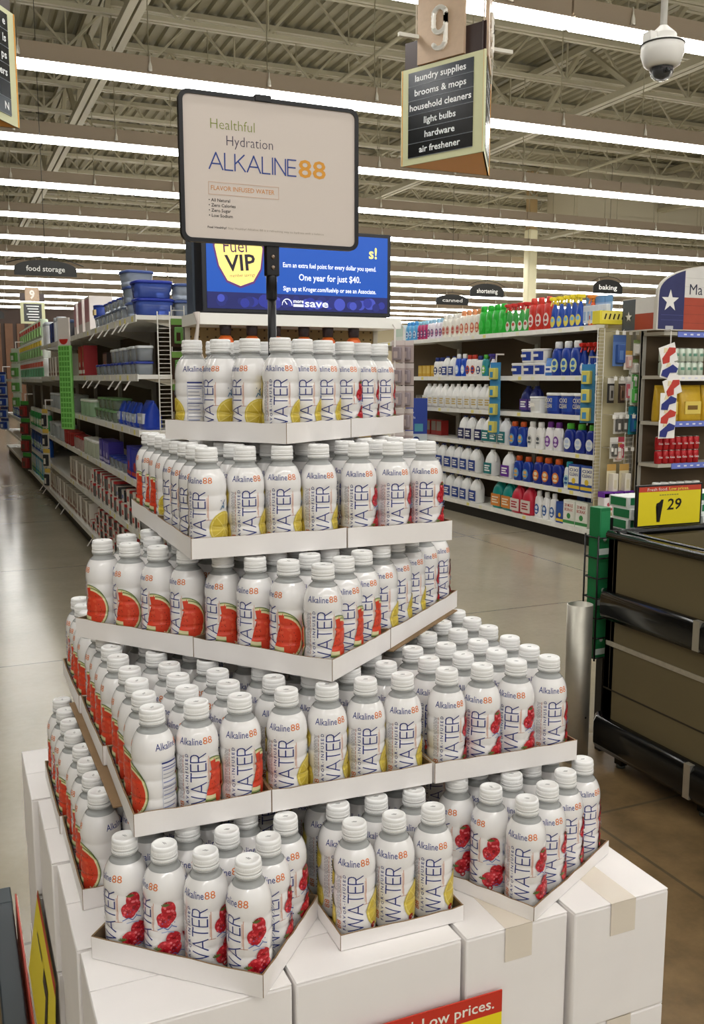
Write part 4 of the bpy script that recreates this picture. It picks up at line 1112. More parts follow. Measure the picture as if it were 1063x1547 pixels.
L_('c_red', 'red lidded container upper layer', 1, [y for y in seq(6.22, .215, 11) if not 6.75 < y < 7.25], .11, .1215)
L_('c_black', 'black lidded container stacked above', 1, seq(6.90, .215, 2), .10, .1215)
L_('beigebox', 'beige kitchen box', 1, seq(8.6, .2, 8), .10)
L_('c_redlow', 'flat red lidded container lower layer', 0, seq(6.2, .235, 11), .11)
L_('c_redlow', 'flat red lidded container middle layer', 0, seq(6.22, .235, 10), .115, .0845)
L_('c_redlow', 'flat red lidded container upper layer', 0, seq(6.24, .235, 9), .12, .169)
L_('beigebox', 'pale boxed item', 0, seq(8.75, .22, 18), .10)
# paper goods further along the aisle
K['towel_green'] = g_rolls('towel_green', 'eef2ea', '9cc884')
K['towel_white'] = g_rolls('towel_white', 'f0f2ee', '6fb488', accent='d8604a')
K['tissue'] = g_rolls('tissue', 'dcecd2', 'a8d488', 3, .055, .24, 'tissue_pack', 'c0362c')
K['blue_pack'] = g_bottle('blue_pack', '2456a8', 'e8eef4', '1f3c7c', w=.12, d=.09, h=.27, accent='7ec24a', name='cleaner_bottle', cat='cleaner bottle', handle=False)
K['clean_green'] = g_bottle('clean_green', '2f9a52', 'e8f0e8', 'e8e8e4', w=.12, d=.09, h=.26, accent='f0d848', name='cleaner_bottle', cat='cleaner bottle', handle=False)
K['teal_pack'] = g_box('teal_pack', '2a8fae', 'e8f2f4', .2, .15, .26, None, 'ffffff', '7cc24a', name='napkin_pack', cat='paper goods')
for lay in range(3):
    P = K[('towel_white', 'towel_green', 'tissue')[lay]]
    for k in range(11 - lay):
        y = 12.95 + .42 * k + .1 * lay
        P.put('%s paper pack, %s along, %s layer of the paper goods shelf' % (('white and green', 'green and yellow', 'pale green')[lay], NTH[k], ('lowest', 'middle', 'upper')[lay]), (LX + .12, y, 1.501 + .272 * lay), -PI / 2, 'paper packs on the tall shelf')
for lv, k_, d_ in ((2, 'clean_green', 'green and white cleaner bottle'), (1, 'blue_pack', 'blue cleaner bottle'), (0, 'teal_pack', 'teal napkin pack')):
    ys = seq(12.75, .16 if lv else .23, 16 if lv else 10)
    row(K[k_], d_, lv, LX + .10, ys, 'paper goods shelves')
K['towel_low'] = K['blue_pack']
row(K['blue_pack'], 'blue cleaner bottle in a long row', 2, LX + .10, seq(17.6, .17, 10), 'paper goods shelves')

# ================================================================== television end display
m_case = mat('tv_case', '1b1d24', 0.35)
t = thing('television', 'wide blue advertising screen on top of the aisle end display', 'television', (1.32, 5.10, 1.867))
TW, TH = 1.15, 0.478
b = MB(); b.box((0, 0, 0), (TW, 0.16, TH), m_case, bev=.006); b.box((-.012, .16, -.0), (0.03, .30, TH), mat('tv_side', '4c5560', .4)); build('case', b, t)
def EM(h, s=0.36): return mat('screen_%s_%d' % (h, int(s * 100)), h, 0.3, emit=s)
b = MB(); b.box((.028, -.004, .075), (TW - .025, .002, TH - .022), EM('0d48a2', .32)); b.box((.028, -.0042, .022), (TW - .025, .002, .112), EM('141a55'))
scr = build('screen', b, t)
b = MB()
def TP(x, z): return face_m(x, -.0055, z)
r = random.Random(4)
for k in range(34):
    cx_, rr = .06 + r.uniform(0, 1.03), r.uniform(.018, .036); cz_ = .028 + rr + r.uniform(0, max(.001, .08 - 2 * rr))
    b.prism([(cx_ + rr * math.cos(2 * PI * q / 14), cz_ + rr * math.sin(2 * PI * q / 14)) for q in range(14)], -.0044 - .00003 * k, -.004, EM(('232c86', '1a2268', '3a46a8')[k % 3], .3))
build('berry_picture', b, scr)
b = MB()
out = [(.08, .45), (.32, .45), (.36, .36), (.345, .24), (.30, .165), (.22, .135), (.14, .165), (.09, .25), (.065, .36)]
b.prism([(x * 1 - .0, z) for x, z in out], -.0050, -.004, EM('5a2f6e', .25)); cxm, czm = .212, .31
b.prism([(cxm + (x - cxm) * .93, czm + (z - czm) * .93) for x, z in out], -.0053, -.004, EM('f6e07a'))
b.text('Fuel', EM('4a2448', .3), TP(.125, .325) @ Matrix.Rotation(.05, 4, 'Z') @ Matrix.Translation((0, 0, .0004)), w=.135, h=.07, off=0)
b.text('VIP', EM('1c1428', .2), TP(.135, .225) @ Matrix.Rotation(.08, 4, 'Z') @ Matrix.Translation((0, 0, .0004)), w=.175, h=.085, off=.02)
b.text('member savings', EM('6a4a50', .3), TP(.16, .192) @ Matrix.Rotation(.08, 4, 'Z') @ Matrix.Translation((0, 0, .0004)), w=.145, h=.018)
b.text('s!', EM('f6ea80'), TP(1.055, .335), h=.062, off=.02, align='R')
wt = EM('e8eefc')
b.text('Earn an extra fuel point for every dollar you spend.', wt, TP(.47, .262), w=.58, h=.026, off=.012)
b.text('One year for just $40.', wt, TP(.565, .192), w=.385, h=.036, off=.015)
b.text('Sign up at Kroger.com/fuelvip or see an Associate.', wt, TP(.47, .132), w=.58, h=.025, off=.015)
b.text('save', wt, TP(.60, .045), w=.145, h=.042, off=.015); b.text('more', wt, TP(.53, .066), w=.063, h=.02, off=.02); b.box((.53, -.0056, .044), (.592, -.005, .058), wt)
for k in range(9):
    a = PI * k / 8; a2 = PI * (k + 1) / 8
    if k < 8: b.bar((.492 + .03 * math.cos(a), -.0055, .05 + .036 * math.sin(a)), (.492 + .03 * math.cos(a2), -.0055, .05 + .036 * math.sin(a2)), .002, .005, wt)
b.bar((.492, -.0055, .055), (.478, -.0055, .074), .002, .005, wt)
build('lettering', b, scr)

t = thing('end_display', 'beige pegboard aisle end display below the television', 'store shelf', (1.29, 5.10, 0))
b = MB(); b.box((0, .30, 0.1), (1.23, .32, 1.84), mat('pegboard', '9a8358', .7)); 
for i in range(24):
    for j in range(6): b.box((.03 + i * .05, .298, 1.56 + j * .045), (.04 + i * .05, .301, 1.57 + j * .045), C('4a3c26', .8))
build('pegboard', b, t)
b = MB(); b.box((-.01, -.02, 1.80), (1.24, .32, 1.862), m_shelf); build('top_shelf', b, t)
for z in (.15, .62, 1.08, 1.572):
    b = MB(); b.box((0, -.02, z - .03), (1.23, .30, z), m_shelf); build('shelf', b, t)
b = MB(); b.box((0, 0.02, 0), (1.23, .32, .12), m_kick); build('kick_plate', b, t)
for x in (0, 1.2):
    b = MB(); b.box((x, .29, 0), (x + .03, .33, 1.86), m_shelf_under); build('upright', b, t)
# orange bottles with clear caps
def g_orange():
    m = mat('orange_plastic', 'e0692a', .3)
    b = MB(); b.oval([(.05, .035, 0), (.052, .036, .01), (.052, .036, .12), (.04, .03, .155), (.026, .024, .17)], m, 18, 2.6); p = [('body', b.mesh('orange_body'))]
    b = MB(); b.lathe([(.026, .172), (.031, .174), (.034, .225), (.031, .232)], mat('smoked_cap', '5a4f52', .1, trans=.6, ior=1.3), 16); p.append(('cap', b.mesh('orange_cap')))
    b = MB(); b.box((-.04, -.037, .03), (.04, -.03, .11), C('f0e2c8')); p.append(('label', b.mesh('orange_label')))
    return Proto('fabric_bottle', 'bottle', p)
ob = g_orange()
for k, x in enumerate((1.46, 1.615, 1.755, 1.93, 2.08, 2.245)):
    ob.put('orange bottle with smoky clear cap, %s along the shelf below the television' % NTH[k], (x, 5.14, 1.5726), R.uniform(-.3, .3), 'orange bottles below the television')
# clip strips on the right edge of that display
m_clip = mat('clip_plastic', 'd8d2cc', .35)
pack = g_card('clip_pack', 'b8a8a4', '8f8488', .085, .13, .03, 'hanging_pack', 'd6ccc8')
for s, (x, lab) in enumerate(((2.535, 'outer'), (2.475, 'inner'))):
    mb = MB(); mb.box((-.006, 0, -.86), (.006, .003, 0), m_clip); mb.tube([(0, 0, 0), (0, .04, .03)], .003, m_clip, 6)
    tag(build('clip_strip', mb, None, (x, 5.05, 1.80)), '%s plastic clip strip hanging from the display edge below the television' % lab, 'clip strip')
    for k in range(5):
        pack.put('dull pink pack, %s down the %s clip strip below the television' % (NTH[k], lab), (x + .02, 5.045, 1.60 - .135 * k), -.9 + .1 * (k % 3), 'packs on the %s clip strip' % lab)
mb = MB(); mb.tube([(0, 0, .06), (.005, -.01, 0), (-.01, -.005, -.1), (.02, 0, -.2), (-.015, 0, -.30)], [.02, .008, .014, .022, .018], mat('ribbon_grey', 'c8beb6', .5), 8)
tag(build('hanging_ribbon', mb, None, (1.275, 5.05, 1.80)), 'grey twisted ribbon hanging at the wire rack side of the television display', 'ribbon')

# wire rack between the food storage shelves and the television display
m_wire = mat('white_wire', 'dcd9cf', .4)
t = thing('wire_rack', 'tall white wire rack at the near end of the food storage shelves', 'wire rack', (1.21, 5.76, .95))
b = MB()
for x in (0, .075): b.tube([(x, 0, -.95), (x, 0, .96)], .004, m_wire, 6)
build('rail', b, t)
b = MB()
for k in range(36): b.tube([(0, 0, .01 + k * .0265), (.075, 0, .01 + k * .0265)], .0022, m_wire, 5)
build('rung', b, t)
b = MB()
for x in (.09, .17): b.tube([(x, .02, .2), (x, .02, 1.0)], .003, m_wire, 5)
for k in range(8): b.tube([(.09, .02, .62 + k * .05), (.17, .02, .62 + k * .05)], .002, m_wire, 5)
build('basket_grid', b, t)
dk = g_card('dark_pack', '3a2418', '5f8c4a', .09, .17, .02, 'hanging_pack', '6f9a4a')
for k, z in enumerate((1.70, 1.50, 1.30)): dk.put('dark brown and green pack, %s down beside the wire rack' % NTH[k], (1.34, 5.776, z), 0, 'dark packs beside the wire rack')

# hanging strips in the food storage aisle
def strip_of(label, x, y, z, n, proto, desc, step, rz=-PI / 2 + .5):
    mb = MB(); mb.box((-.006, -.002, -n * step), (.006, .002, .12), m_clip); mb.box((-.006, -.004, .105), ((5.262 if x > 3 else 1.132) - x, .004, .12), m_clip)
    tag(build('clip_strip', mb, None, (x, y, z)), label, 'clip strip')
    for k in range(n): proto.put('%s, %s from the top' % (desc, NTH[k]), (x - .012, y - .01, z - step * (k + 1) + .02), rz + .06 * ((k * 7) % 3 - 1), desc + 's')
green_mesh = MB(); m_gm = mat('green_silicone', '8fd873', .4)
green_mesh.box((-.09, 0, 0), (.09, .03, .80), m_gm, bev=.008)
for i in range(4):
    for j in range(16): green_mesh.box((-.075 + i * .04, -.001, .02 + j * .049), (-.045 + i * .04, .004, .055 + j * .049), mat('green_hollow', '5fa848', .5))
o = thing('ice_tray_strip', 'long bright green ice tray hanging in front of the food storage shelves', 'ice tray', (1.06, 9.35, 1.02), -PI / 2 + .55)
build('tray_panel', green_mesh, o)
b = MB(); b.box((-.08, .005, .80), (.08, .02, 1.06), C('e8e2dc')); b.prism([(.06 * math.cos(PI + PI * k / 12), .86 + .05 * math.sin(PI + PI * k / 12)) for k in range(13)], -.002, .004, C('c8342c')); build('header_card', b, o)
gw = g_card('gw_pack', 'dfe8da', '5f9a4a', .24, .22, .05, 'hanging_pack', 'e8f0e4')
bl = g_card('bl_pack', 'c8d4e4', '27489c', .26, .21, .06, 'hanging_pack', '1f3c86')
rg = g_card('rg_pack', '4a3a30', '8a2c28', .22, .24, .05, 'hanging_pack', '3f9a3c')
bk = g_card('bk_pack', 'd8d2c4', '26282c', .12, .22, .03, 'hanging_pack', 'e0c05a')
strip_of('clip strip with green and white packs in front of the paper goods', 1.02, 15.2, 1.95, 4, gw, 'green and white pack on the tall clip strip', .225)
strip_of('clip strip with blue packs at the far paper goods shelves', 1.0, 18.6, 1.62, 5, bl, 'blue pack on the far clip strip', .215)
strip_of('clip strip with red packs low in front of the paper goods', 1.03, 14.0, 1.18, 4, rg, 'red and green pack on the low clip strip', .245)
strip_of('clip strip with black utensils by the food storage shelves', 1.05, 11.3, 1.15, 4, bk, 'black utensil pack on the short clip strip', .23)
# price flags under the food storage shelves
fl = MB(); fl.bar((0, 0, 0), (-.045, -.02, -.06), .014, .004, m_clip); flm = fl.mesh('price_flag')
for lv, ys in ((5, (6.2, 6.35, 6.6, 6.95, 7.25, 7.7)), (4, (6.2, 6.55, 6.85, 7.5, 7.9, 8.2)), (0, (6.6, 8.3, 10.4, 10.9, 12.4, 12.8))):
    for k, y in enumerate(ys):
        o = link('shelf_flag', flm, None, (1.112, y, SZL[lv] - .042)); tag(o, 'small white slanted flag, %s under the %s of the food storage shelves' % (NTH[k], ON[lv]), 'shelf flag', 'shelf flags under the ' + ON[lv])

# ================================================================== signs hung from the roof
m_pole = mat('sign_rail', 'd8d4c8', .4)
def aisle_sign(label, L, number, lines, rows_grey, side_lines=None):
    """three sided hanging sign; L is the far corner of the flat back"""
    x0, y0 = L; s = .80
    t = thing('aisle_sign', label, 'aisle sign', (x0 + s / 2 * .966, y0 - .25 * .966, 3.085)); t.scale = (.966, .966, .885)
    pts = [(-s / 2, .25), (-.07, .25 - s * .866), (s / 2, .25)]
    for k, (ia, ib, ln) in enumerate(((0, 1, lines), (1, 2, side_lines or lines), (2, 0, None))):
        (ax, ay), (bx, by) = pts[ia], pts[ib]
        ang = math.atan2(by - ay, bx - ax)
        M = Matrix.Translation((ax, ay, 0)) @ Matrix.Rotation(ang, 4, 'Z'); s = math.hypot(bx - ax, by - ay)
        b = MB(); b.box((0, 0, 0), (s, .012, .77), mat('sign_sage', 'cfd0a6', .5), M)
        b.box((.002, .0121, .001), (s - .002, .014, .769), mat('sign_orange', 'e59a2c', .5), M)
        pn = build('panel', b, t)
        if ln is None: continue
        b = MB(); d0, dh = .055, .1135
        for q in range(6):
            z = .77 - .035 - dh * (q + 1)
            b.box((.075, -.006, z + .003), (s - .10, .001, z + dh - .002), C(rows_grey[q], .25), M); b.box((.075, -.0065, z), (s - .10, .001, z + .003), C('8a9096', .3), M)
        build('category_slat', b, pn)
        b = MB()
        for q, st in enumerate(ln):
            if not st: continue
            z = .77 - .035 - dh * (q + 1) + .034; wmax = {9: .36}.get(number, .36)
            al = 'C' if ln is lines else 'R'
            b.text(st, C('f2f4f4', .4), M @ face_m(s / 2 - .012 if al == 'C' else s - .13, -.0075, z), h=.051, align=al, off=.018)
        build('lettering', b, pn)
        b = MB(); b.box((.02, .02, .775), (s * .98, .03, .99), mat('sign_brown', '3a2a26', .4), M); build('upper_board', b, t)
        b = MB(); b.box((s * .21, -.012, .78), (s * .76, .015, 1.75), mat('sign_oak', 'bfa68c', .5, var=.12, vscale=20), M)
        bd = build('number_board', b, t)
        b = MB()
        if number == 9: path = [(.052, -.02)] + [(.052 * math.cos(PI * q / 8), .05 + .052 * math.sin(PI * q / 8)) for q in range(9)] + [(-.052 + 0, .02)] + [(.052 * math.cos(PI + PI * q / 8), -.02 + .052 * math.sin(PI + PI * q / 8)) for q in range(9)] + [(.052, .05), (.052, -.13)] + [(.052 * math.cos(-PI * q / 8), -.13 + .052 * math.sin(-PI * q / 8)) for q in range(1, 8)]
        else: path = [(.05 * math.cos(2 * PI * q / 16 - PI / 2), .045 + .05 * math.sin(2 * PI * q / 16 - PI / 2)) for q in range(17)] + [(.055 * math.cos(2 * PI * q / 16 + PI / 2), -.06 + .055 * math.sin(2 * PI * q / 16 + PI / 2)) for q in range(17)]
        for (ax_, az_), (bx_, bz_) in zip(path[:-1], path[1:]):
            if math.hypot(bx_ - ax_, bz_ - az_) < 1e-5: continue
            b.bar(M @ Vector((s * .485 + ax_ * 1.05, -.022, 1.06 + az_ * 1.1)), M @ Vector((s * .485 + bx_ * 1.05, -.022, 1.06 + bz_ * 1.1)), .034 if abs(bz_ - az_) > 1e9 else .020, .034, C('f0ece2', .4))
            b.lathe([(.017, -.010), (.017, .010)], C('f0ece2', .4), 12, M=M @ Matrix.Translation((s * .485 + bx_ * 1.05, -.022, 1.06 + bz_ * 1.1)) @ Matrix.Rotation(PI / 2, 4, 'X'))
        for (vx, vd) in ((0, 0),): pass
        nm = build('number', b, bd)
    b = MB(); bt = [Vector((x, y, .0)) for x, y in pts]; b.face(bt, mat('sign_orange', 'e59a2c', .5)); build('bottom_plate', b, t)
    b = MB()
    for (x, y) in ((-.3, .2), (.3, .2)): b.tube([(x, y, .77), (x, y, 4.12)], .006, m_pole, 6)
    b.bar((-.5, .1, 1.0), (.5, .1, 1.0), .03, .03, m_pole)
    build('hanging_rod', b, t)
    return t
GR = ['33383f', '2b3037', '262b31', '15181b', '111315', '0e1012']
aisle_sign('large three sided aisle nine sign with black category slats', (3.244, 6.54), 9, ['laundry supplies', 'brooms & mops', 'household cleaners', 'light bulbs', 'hardware', 'air freshener'], GR)
aisle_sign('aisle sign cut off at the picture edge with black slats', (-.243, 6.54), 8, ['', '', '', '', '', ''], ['111315', '111315', '14171a', '14171a', '2b3037', '4c535a'], ['e', 'ls', 'ps', 'ners', '', 'N'])
mb = MB(); mb.tube([(4.06, 6.60, 6.6), (4.03, 6.58, 5.0), (4.02, 6.58, 3.9), (3.99, 6.57, 3.15)], .007, mat('grey_cable', 'cfccc2', .4), 6); mb.tube([(4.09, 6.60, 6.6), (4.06, 6.58, 4.0), (4.02, 6.575, 3.2)], .004, mat('grey_cable', 'cfccc2', .4), 6)
tag(build('hanging_cable', mb), 'thin pale cable hanging down beside the aisle nine sign', 'cable')

def oval_sign(label, text, x, y, z, w, h):
    t = thing('category_sign', label, 'category sign', (x, y, z))
    pts = [(w / 2, 0), (w / 2, h * .45)] + [(w / 2 * math.cos(a), h * .45 + h * .55 * math.sin(a)) for a in [PI * k / 16 for k in range(1, 16)]] + [(-w / 2, h * .45), (-w / 2, 0)]
    b = MB(); b.prism(pts, -.01, .01, C('14140f', .4)); p = build('panel', b, t)
    b = MB(); b.text(text, C('f4f4f0'), face_m(0, -.0115, h * .28), w=w * .62, h=h * .34, align='C', off=.012); build('lettering', b, p)
    b = MB(); b.tube([(-w * .62, 0, h * .75), (-w * .3, 0, h * 1.12), (0, 0, h * 1.22), (w * .3, 0, h * 1.12), (w * .62, 0, h * .7)], .006, C('2a2a26'), 6)
    b.tube([(0, 0, h * 1.2), (0, 0, DECK_Z - z)], .004, C('2a2a26'), 5); build('hanger', b, t)
oval_sign('black arched food storage sign above the shelves', 'food storage', 1.19, 12.0, 2.735, .72, .185)
oval_sign('black arched shortening sign beyond the laundry shelves', 'shortening', 9.78, 15.9, 3.09, .76, .25)
oval_sign('black arched baking sign beyond the laundry shelves', 'baking', 13.0, 16.3, 3.30, .76, .29)
oval_sign('black arched sign half hidden behind the top laundry bottles', 'canned', 10.2, 18.0, 3.10, .80, .22)
oval_sign('small dark arched sign at the far end of the food storage aisle', 'ls', 1.05, 26.0, 3.05, .9, .26)
t = thing('aisle_sign', 'small far aisle sign above the end of the paper goods', 'aisle sign', (2.38, 28.0, 3.05))
b = MB(); b.box((-.33, 0, 0), (.33, .03, .60), mat('sign_sage', 'cfd0a6', .5)); p = build('panel', b, t)
b = MB(); b.box((-.24, -.008, .06), (.24, 0, .55), C('0e1012', .3)); 
for k in range(6): b.box((-.17 + .03 * (k % 3), -.011, .47 - k * .075), (.17 - .02 * (k % 2), -.008, .50 - k * .075), C('e8eaea', .4))
build('category_slat', b, p)
b = MB(); b.box((-.19, -.01, .62), (.19, .02, 1.0), mat('sign_oak', 'bfa68c', .5)); b.box((-.33, .02, .62), (.33, .04, .84), mat('sign_brown', '3a2a26', .4)); bd = build('number_board', b, t)
b = MB(); b.text('9', C('f4f0e8'), face_m(0, -.013, .70), w=.14, h=.22, align='C', off=.04); build('number', b, bd)
b = MB(); b.tube([(-.15, 0, 1.0), (-.15, 0, 3.4)], .006, m_pole, 5); b.tube([(.15, 0, 1.0), (.15, 0, 3.4)], .006, m_pole, 5); build('hanging_rod', b, t)

# dome camera
m_cw = mat('camera_white', 'e6e4de', .35)
t = thing('dome_camera', 'white ceiling dome security camera on a straight drop pole', 'security camera', (3.045, 3.50, 2.84)); t.scale = (.9, .9, .74)
s_ = .88
b = MB(); b.lathe([(.017, .30), (.017, 5.2)], m_cw, 16); build('drop_pole', b, t)
b = MB(); b.lathe([(.02, .31), (.028, .30), (.062, .262), (.066, .255), (.066, .225), (.096, .215), (.104, .205), (.106, .15), (.098, .12), (.088, .085), (.066, .068), (.01, .068)], m_cw, 32)
b.box((-.105, -.03, .20), (-.06, .03, .26), m_cw, bev=.006); build('housing', b, t)
b = MB(); b.lathe([(.108, .196), (.108, .203)], C('2a2a28'), 32); build('seam_ring', b, t)
b = MB(); b.lathe([(.058, .068), (.057, .04), (.050, .02), (.036, .004), (.018, -.006), (.001, -.008)], mat('dome_glass', 'e8e8ea', .03, trans=.95, ior=1.15), 28, cap0=False, cap1=False); build('dome', b, t)
b = MB(); b.lathe([(.040, .07), (.042, .045), (.034, .022), (.012, .012)], C('1c1614', .3), 20); b.lathe([(.014, 0), (.014, .02)], C('0c0c0e', .1), 16, M=Matrix.Translation((-.01, -.036, .04)) @ Matrix.Rotation(PI / 2, 4, 'X')); b.box((-.03, -.042, .05), (.03, -.03, .066), C('5a2a24', .3)); build('lens_module', b, t)
b = MB(); b.tube([(.02, 0, .6), (.05, .01, .5), (.03, .02, .75), (.02, 0, 1.0)], .004, C('4a4238'), 6); build('cable', b, t)

# ================================================================== soft drink end display
t = thing('end_display', 'aisle end display with cans and bags under the flag header', 'store shelf', (5.385, 6.02, 0))
m_rail = mat('blue_rail', '6f7fd0', .4)
EZ = [.15, .45, .80, 1.15, 1.53, 1.885]
b = MB(); b.box((0, .25, .05), (1.9, .27, 2.0), m_back); build('back_panel', b, t)
b = MB(); b.box((.0, .02, 0), (1.9, .27, .12), m_kick); build('kick_plate', b, t)
for z in EZ:
    b = MB(); b.box((0, 0, z - .028), (1.9, .25, z), m_shelf_under); s = build('shelf', b, t)
    b = MB(); b.box((.14 if z > .7 else 0, -.008, z - .042), (1.9, 0, z + .004), m_rail if z != EZ[4] else m_shelf)
    for q in range(24): b.box((.2 + q * .07, -.009, z - .026), (.23 + q * .07, -.008, z - .014), C('e4e6f4'))
    build('price_rail', b, s)
b = MB(); b.box((0, .24, 0), (.03, .28, 2.0), mat('post_grey', 'a9a69c', .4)); build('upright', b, t)
# flag header
t = thing('flag_header', 'arched flag header board with white star on blue', 'header sign', (5.285, 6.0, 1.895))
W_ = 1.75
arch = [(0, 0), (W_, 0), (W_, .27)] + [(W_ / 2 + W_ / 2 * math.cos(a), .27 + .28 * math.sin(a) ** .8) for a in [PI * k / 30 for k in range(1, 30)]] + [(0, .27)]
b = MB(); b.prism(arch, 0, .03, mat('header_edge', 'cfcac0', .5)); brd = build('board', b, t)
def clip(pts, x0=None, x1=None, z0=None, z1=None):
    def cut(ps, ax, v, keep_gt):
        out = []
        for k in range(len(ps)):
            a, c = ps[k], ps[(k + 1) % len(ps)]
            ia, ic = (a[ax] >= v) == keep_gt, (c[ax] >= v) == keep_gt
            if ia: out.append(a)
            if ia != ic:
                f = (v - a[ax]) / (c[ax] - a[ax]); out.append((a[0] + f * (c[0] - a[0]), a[1] + f * (c[1] - a[1])))
        return out
    if x0 is not None: pts = cut(pts, 0, x0, True)
    if x1 is not None: pts = cut(pts, 0, x1, False)
    if z0 is not None: pts = cut(pts, 1, z0, True)
    if z1 is not None: pts = cut(pts, 1, z1, False)
    return pts
ins = [(.012 + x * (W_ - .024) / W_, .008 + z * .97) for x, z in arch]
FM = face_m(0, 0, 0)
m_fb, m_fw, m_fr = mat('flag_blue', '2c2f5e', .5, var=.2, vscale=9), mat('flag_white', 'd6d3ce', .5, var=.1, vscale=9), mat('flag_red', 'a8452f', .5, var=.18, vscale=9)
b = MB(); b.poly(clip(ins, x1=.275), m_fb, face_m(0, -.001, 0)); b.poly(clip(ins, x0=.275, z0=.265), m_fw, face_m(0, -.001, 0)); b.poly(clip(ins, x0=.275, z1=.265), m_fr, face_m(0, -.001, 0))
for z in (.06, .13, .2): b.box((.275, -.0014, z), (W_ - .02, -.0009, z + .003), C('7c3424'))
for z in (.08, .12): b.box((.04, -.0014, z), (.27, -.0009, z + .003), C('4a4e86'))
for z in (.35, .42): b.box((.28, -.0014, z), (W_ - .2, -.0009, z + .002), C('b0aca6'))
build('flag_print', b, brd)
def star(cx, cz, r): return [(cx + (r if k % 2 == 0 else r * .4) * math.sin(PI * k / 5), cz + (r if k % 2 == 0 else r * .4) * math.cos(PI * k / 5)) for k in range(10)]
b = MB(); b.poly(star(.128, .232, .092), C('e6e4e0'), face_m(0, -.002, 0)); b.text('Ma', C('1f2238'), face_m(.325, -.002, .29), h=.085); b.box((.09, -.002, .0), (.17, -.001, .035), C('b8b8bc')); build('star_and_lettering', b, brd)
b = MB(); b.box((0, .03, 0), (.012, .42, .27), mat('header_edge', 'cfcac0', .5)); 
b.face([(-.001, .04, .01), (-.001, .42, .01), (-.001, .42, .14), (-.001, .04, .14)], m_fr); b.face([(-.001, .04, .14), (-.001, .26, .14), (-.001, .26, .26), (-.001, .04, .26)], m_fw); b.face([(-.0012, .26, .01), (-.0012, .42, .01), (-.0012, .42, .26), (-.0012, .26, .26)], C('54585e'))
b.poly(star(.34, .12, .045), C('e6e4e0'), Matrix.Translation((-.002, 0, 0)) @ Matrix(((0, 0, -1, 0), (1, 0, 0, 0), (0, 1, 0, 0), (0, 0, 0, 1))))
build('side_panel', b, t)
# cans, bags, bottles on it
def g_can(key, body, band, txt):
    b = MB(); b.lathe([(.026, 0), (.0315, .006), (.0315, .098), (.026, .108)], mat('can_' + body, body, .25, .2), 20); p = [('body', b.mesh(key))]
    b = MB(); b.lathe([(.026, .107), (.0275, .110), (.0275, .113), (.024, .111)], mat('can_lid', 'c8c8c6', .25, .9), 18); p.append(('lid', b.mesh(key + '_d')))
    b = MB()
    for k in range(6):
        t0, t1 = -PI / 2 - .6 + .2 * k, -PI / 2 - .6 + .2 * (k + 1)
        b.face([(.0318 * math.cos(t0), .0318 * math.sin(t0), .045), (.0318 * math.cos(t1), .0318 * math.sin(t1), .045), (.0318 * math.cos(t1), .0318 * math.sin(t1), .068), (.0318 * math.cos(t0), .0318 * math.sin(t0), .068)], C(band))
    if txt: b.text(txt, C('f4f2ee'), face_m(0, -.0325, .047), w=.042, h=.016, align='C', off=.01)
    p.append(('can_print', b.mesh(key + '_p')))
    return Proto('drink_can', 'drink can', p)
cg, cc = g_can('can_green', 'c6d2c2', '5f8f78', None), g_can('can_red', 'b01c22', 'b01c22', 'Coca')
for lay in range(2):
    for k in range(7):
        cg.put('pale green drink can, %s along the %s layer under the flag header' % (NTH[k], ('lower', 'upper')[lay]), (5.425 + .066 * k, 6.07, 1.5308 + .1135 * lay), R.uniform(-.2, .2), 'pale green cans')
        cc.put('red drink can, %s along the %s layer below the gold bags' % (NTH[k], ('lower', 'upper')[lay]), (5.425 + .066 * k, 6.07, .8008 + .1135 * lay), R.uniform(-.2, .2), 'red cans')
bag = g_pouch('gold_bag', 'c9a42c', 'e0c860', .24, .12, .30, '7a5a1e', 'snack_bag', 'snack bag')
for k in range(3): bag.put('gold snack bag, %s along the shelf above the red cans' % NTH[k], (5.51 + .25 * k, 6.11, 1.1508), R.uniform(-.1, .1), 'gold snack bags')
wb = g_jar('water_jar', '5a5650', 'e4e4e0', .035, .19, 'drink_bottle', None, 'bottle')
for k in range(6): wb.put('dark bottle with white cap, %s along the low shelf below the red cans' % NTH[k], (5.43 + .085 * k, 6.08, .4508), 0, 'white capped bottles on the low shelf')
# garland of cards
mb = MB(); mb.box((-.005, 0, -.72), (.005, .003, .09), m_clip); mb.box((-.005, 0, .085), (.005, .075, .1), m_clip); tag(build('clip_strip', mb, None, (5.40, 5.955, 1.80)), 'clip strip holding the red white and blue shaped cards', 'clip strip')
def g_flip(key, col):
    b = MB(); b.box((-.085, 0, 0), (.085, .004, .15), C('f0eeea'), bev=.0015, seg=1); p = [('card', b.mesh(key))]
    b = MB(); b.prism([(-.075, .015), (-.01, .01), (.005, .055), (.07, .07), (.08, .105), (.02, .125), (-.025, .09), (-.07, .06)], -.006, .001, C(col, .35)); b.prism([(-.045, .095), (-.01, .1), (.0, .125), (-.03, .135)], -.005, .001, C('e8d8b0')); p.append(('shape', b.mesh(key + '_s')))
    return Proto('shaped_card', 'card', p)
fr, fb_ = g_flip('flip_red', 'c03a2e'), g_flip('flip_blue', '27307c')
for k, (dx, z, rot, P, nm) in enumerate(((0, 1.63, .3, fr, 'red'), (-.02, 1.50, -.2, fb_, 'blue'), (.06, 1.37, .35, fr, 'red'), (.0, 1.24, 0, fb_, 'blue'), (0, 1.13, 0, fr, 'red'), (-.005, 1.02, 0, fb_, 'blue'))):
    o = P.put('white card with %s shape, %s down the garland' % (nm, NTH[k]), (5.40 + dx, 5.9505 - .0004 * k, z), 0, 'shaped cards on the garland'); o.rotation_euler[1] = -rot

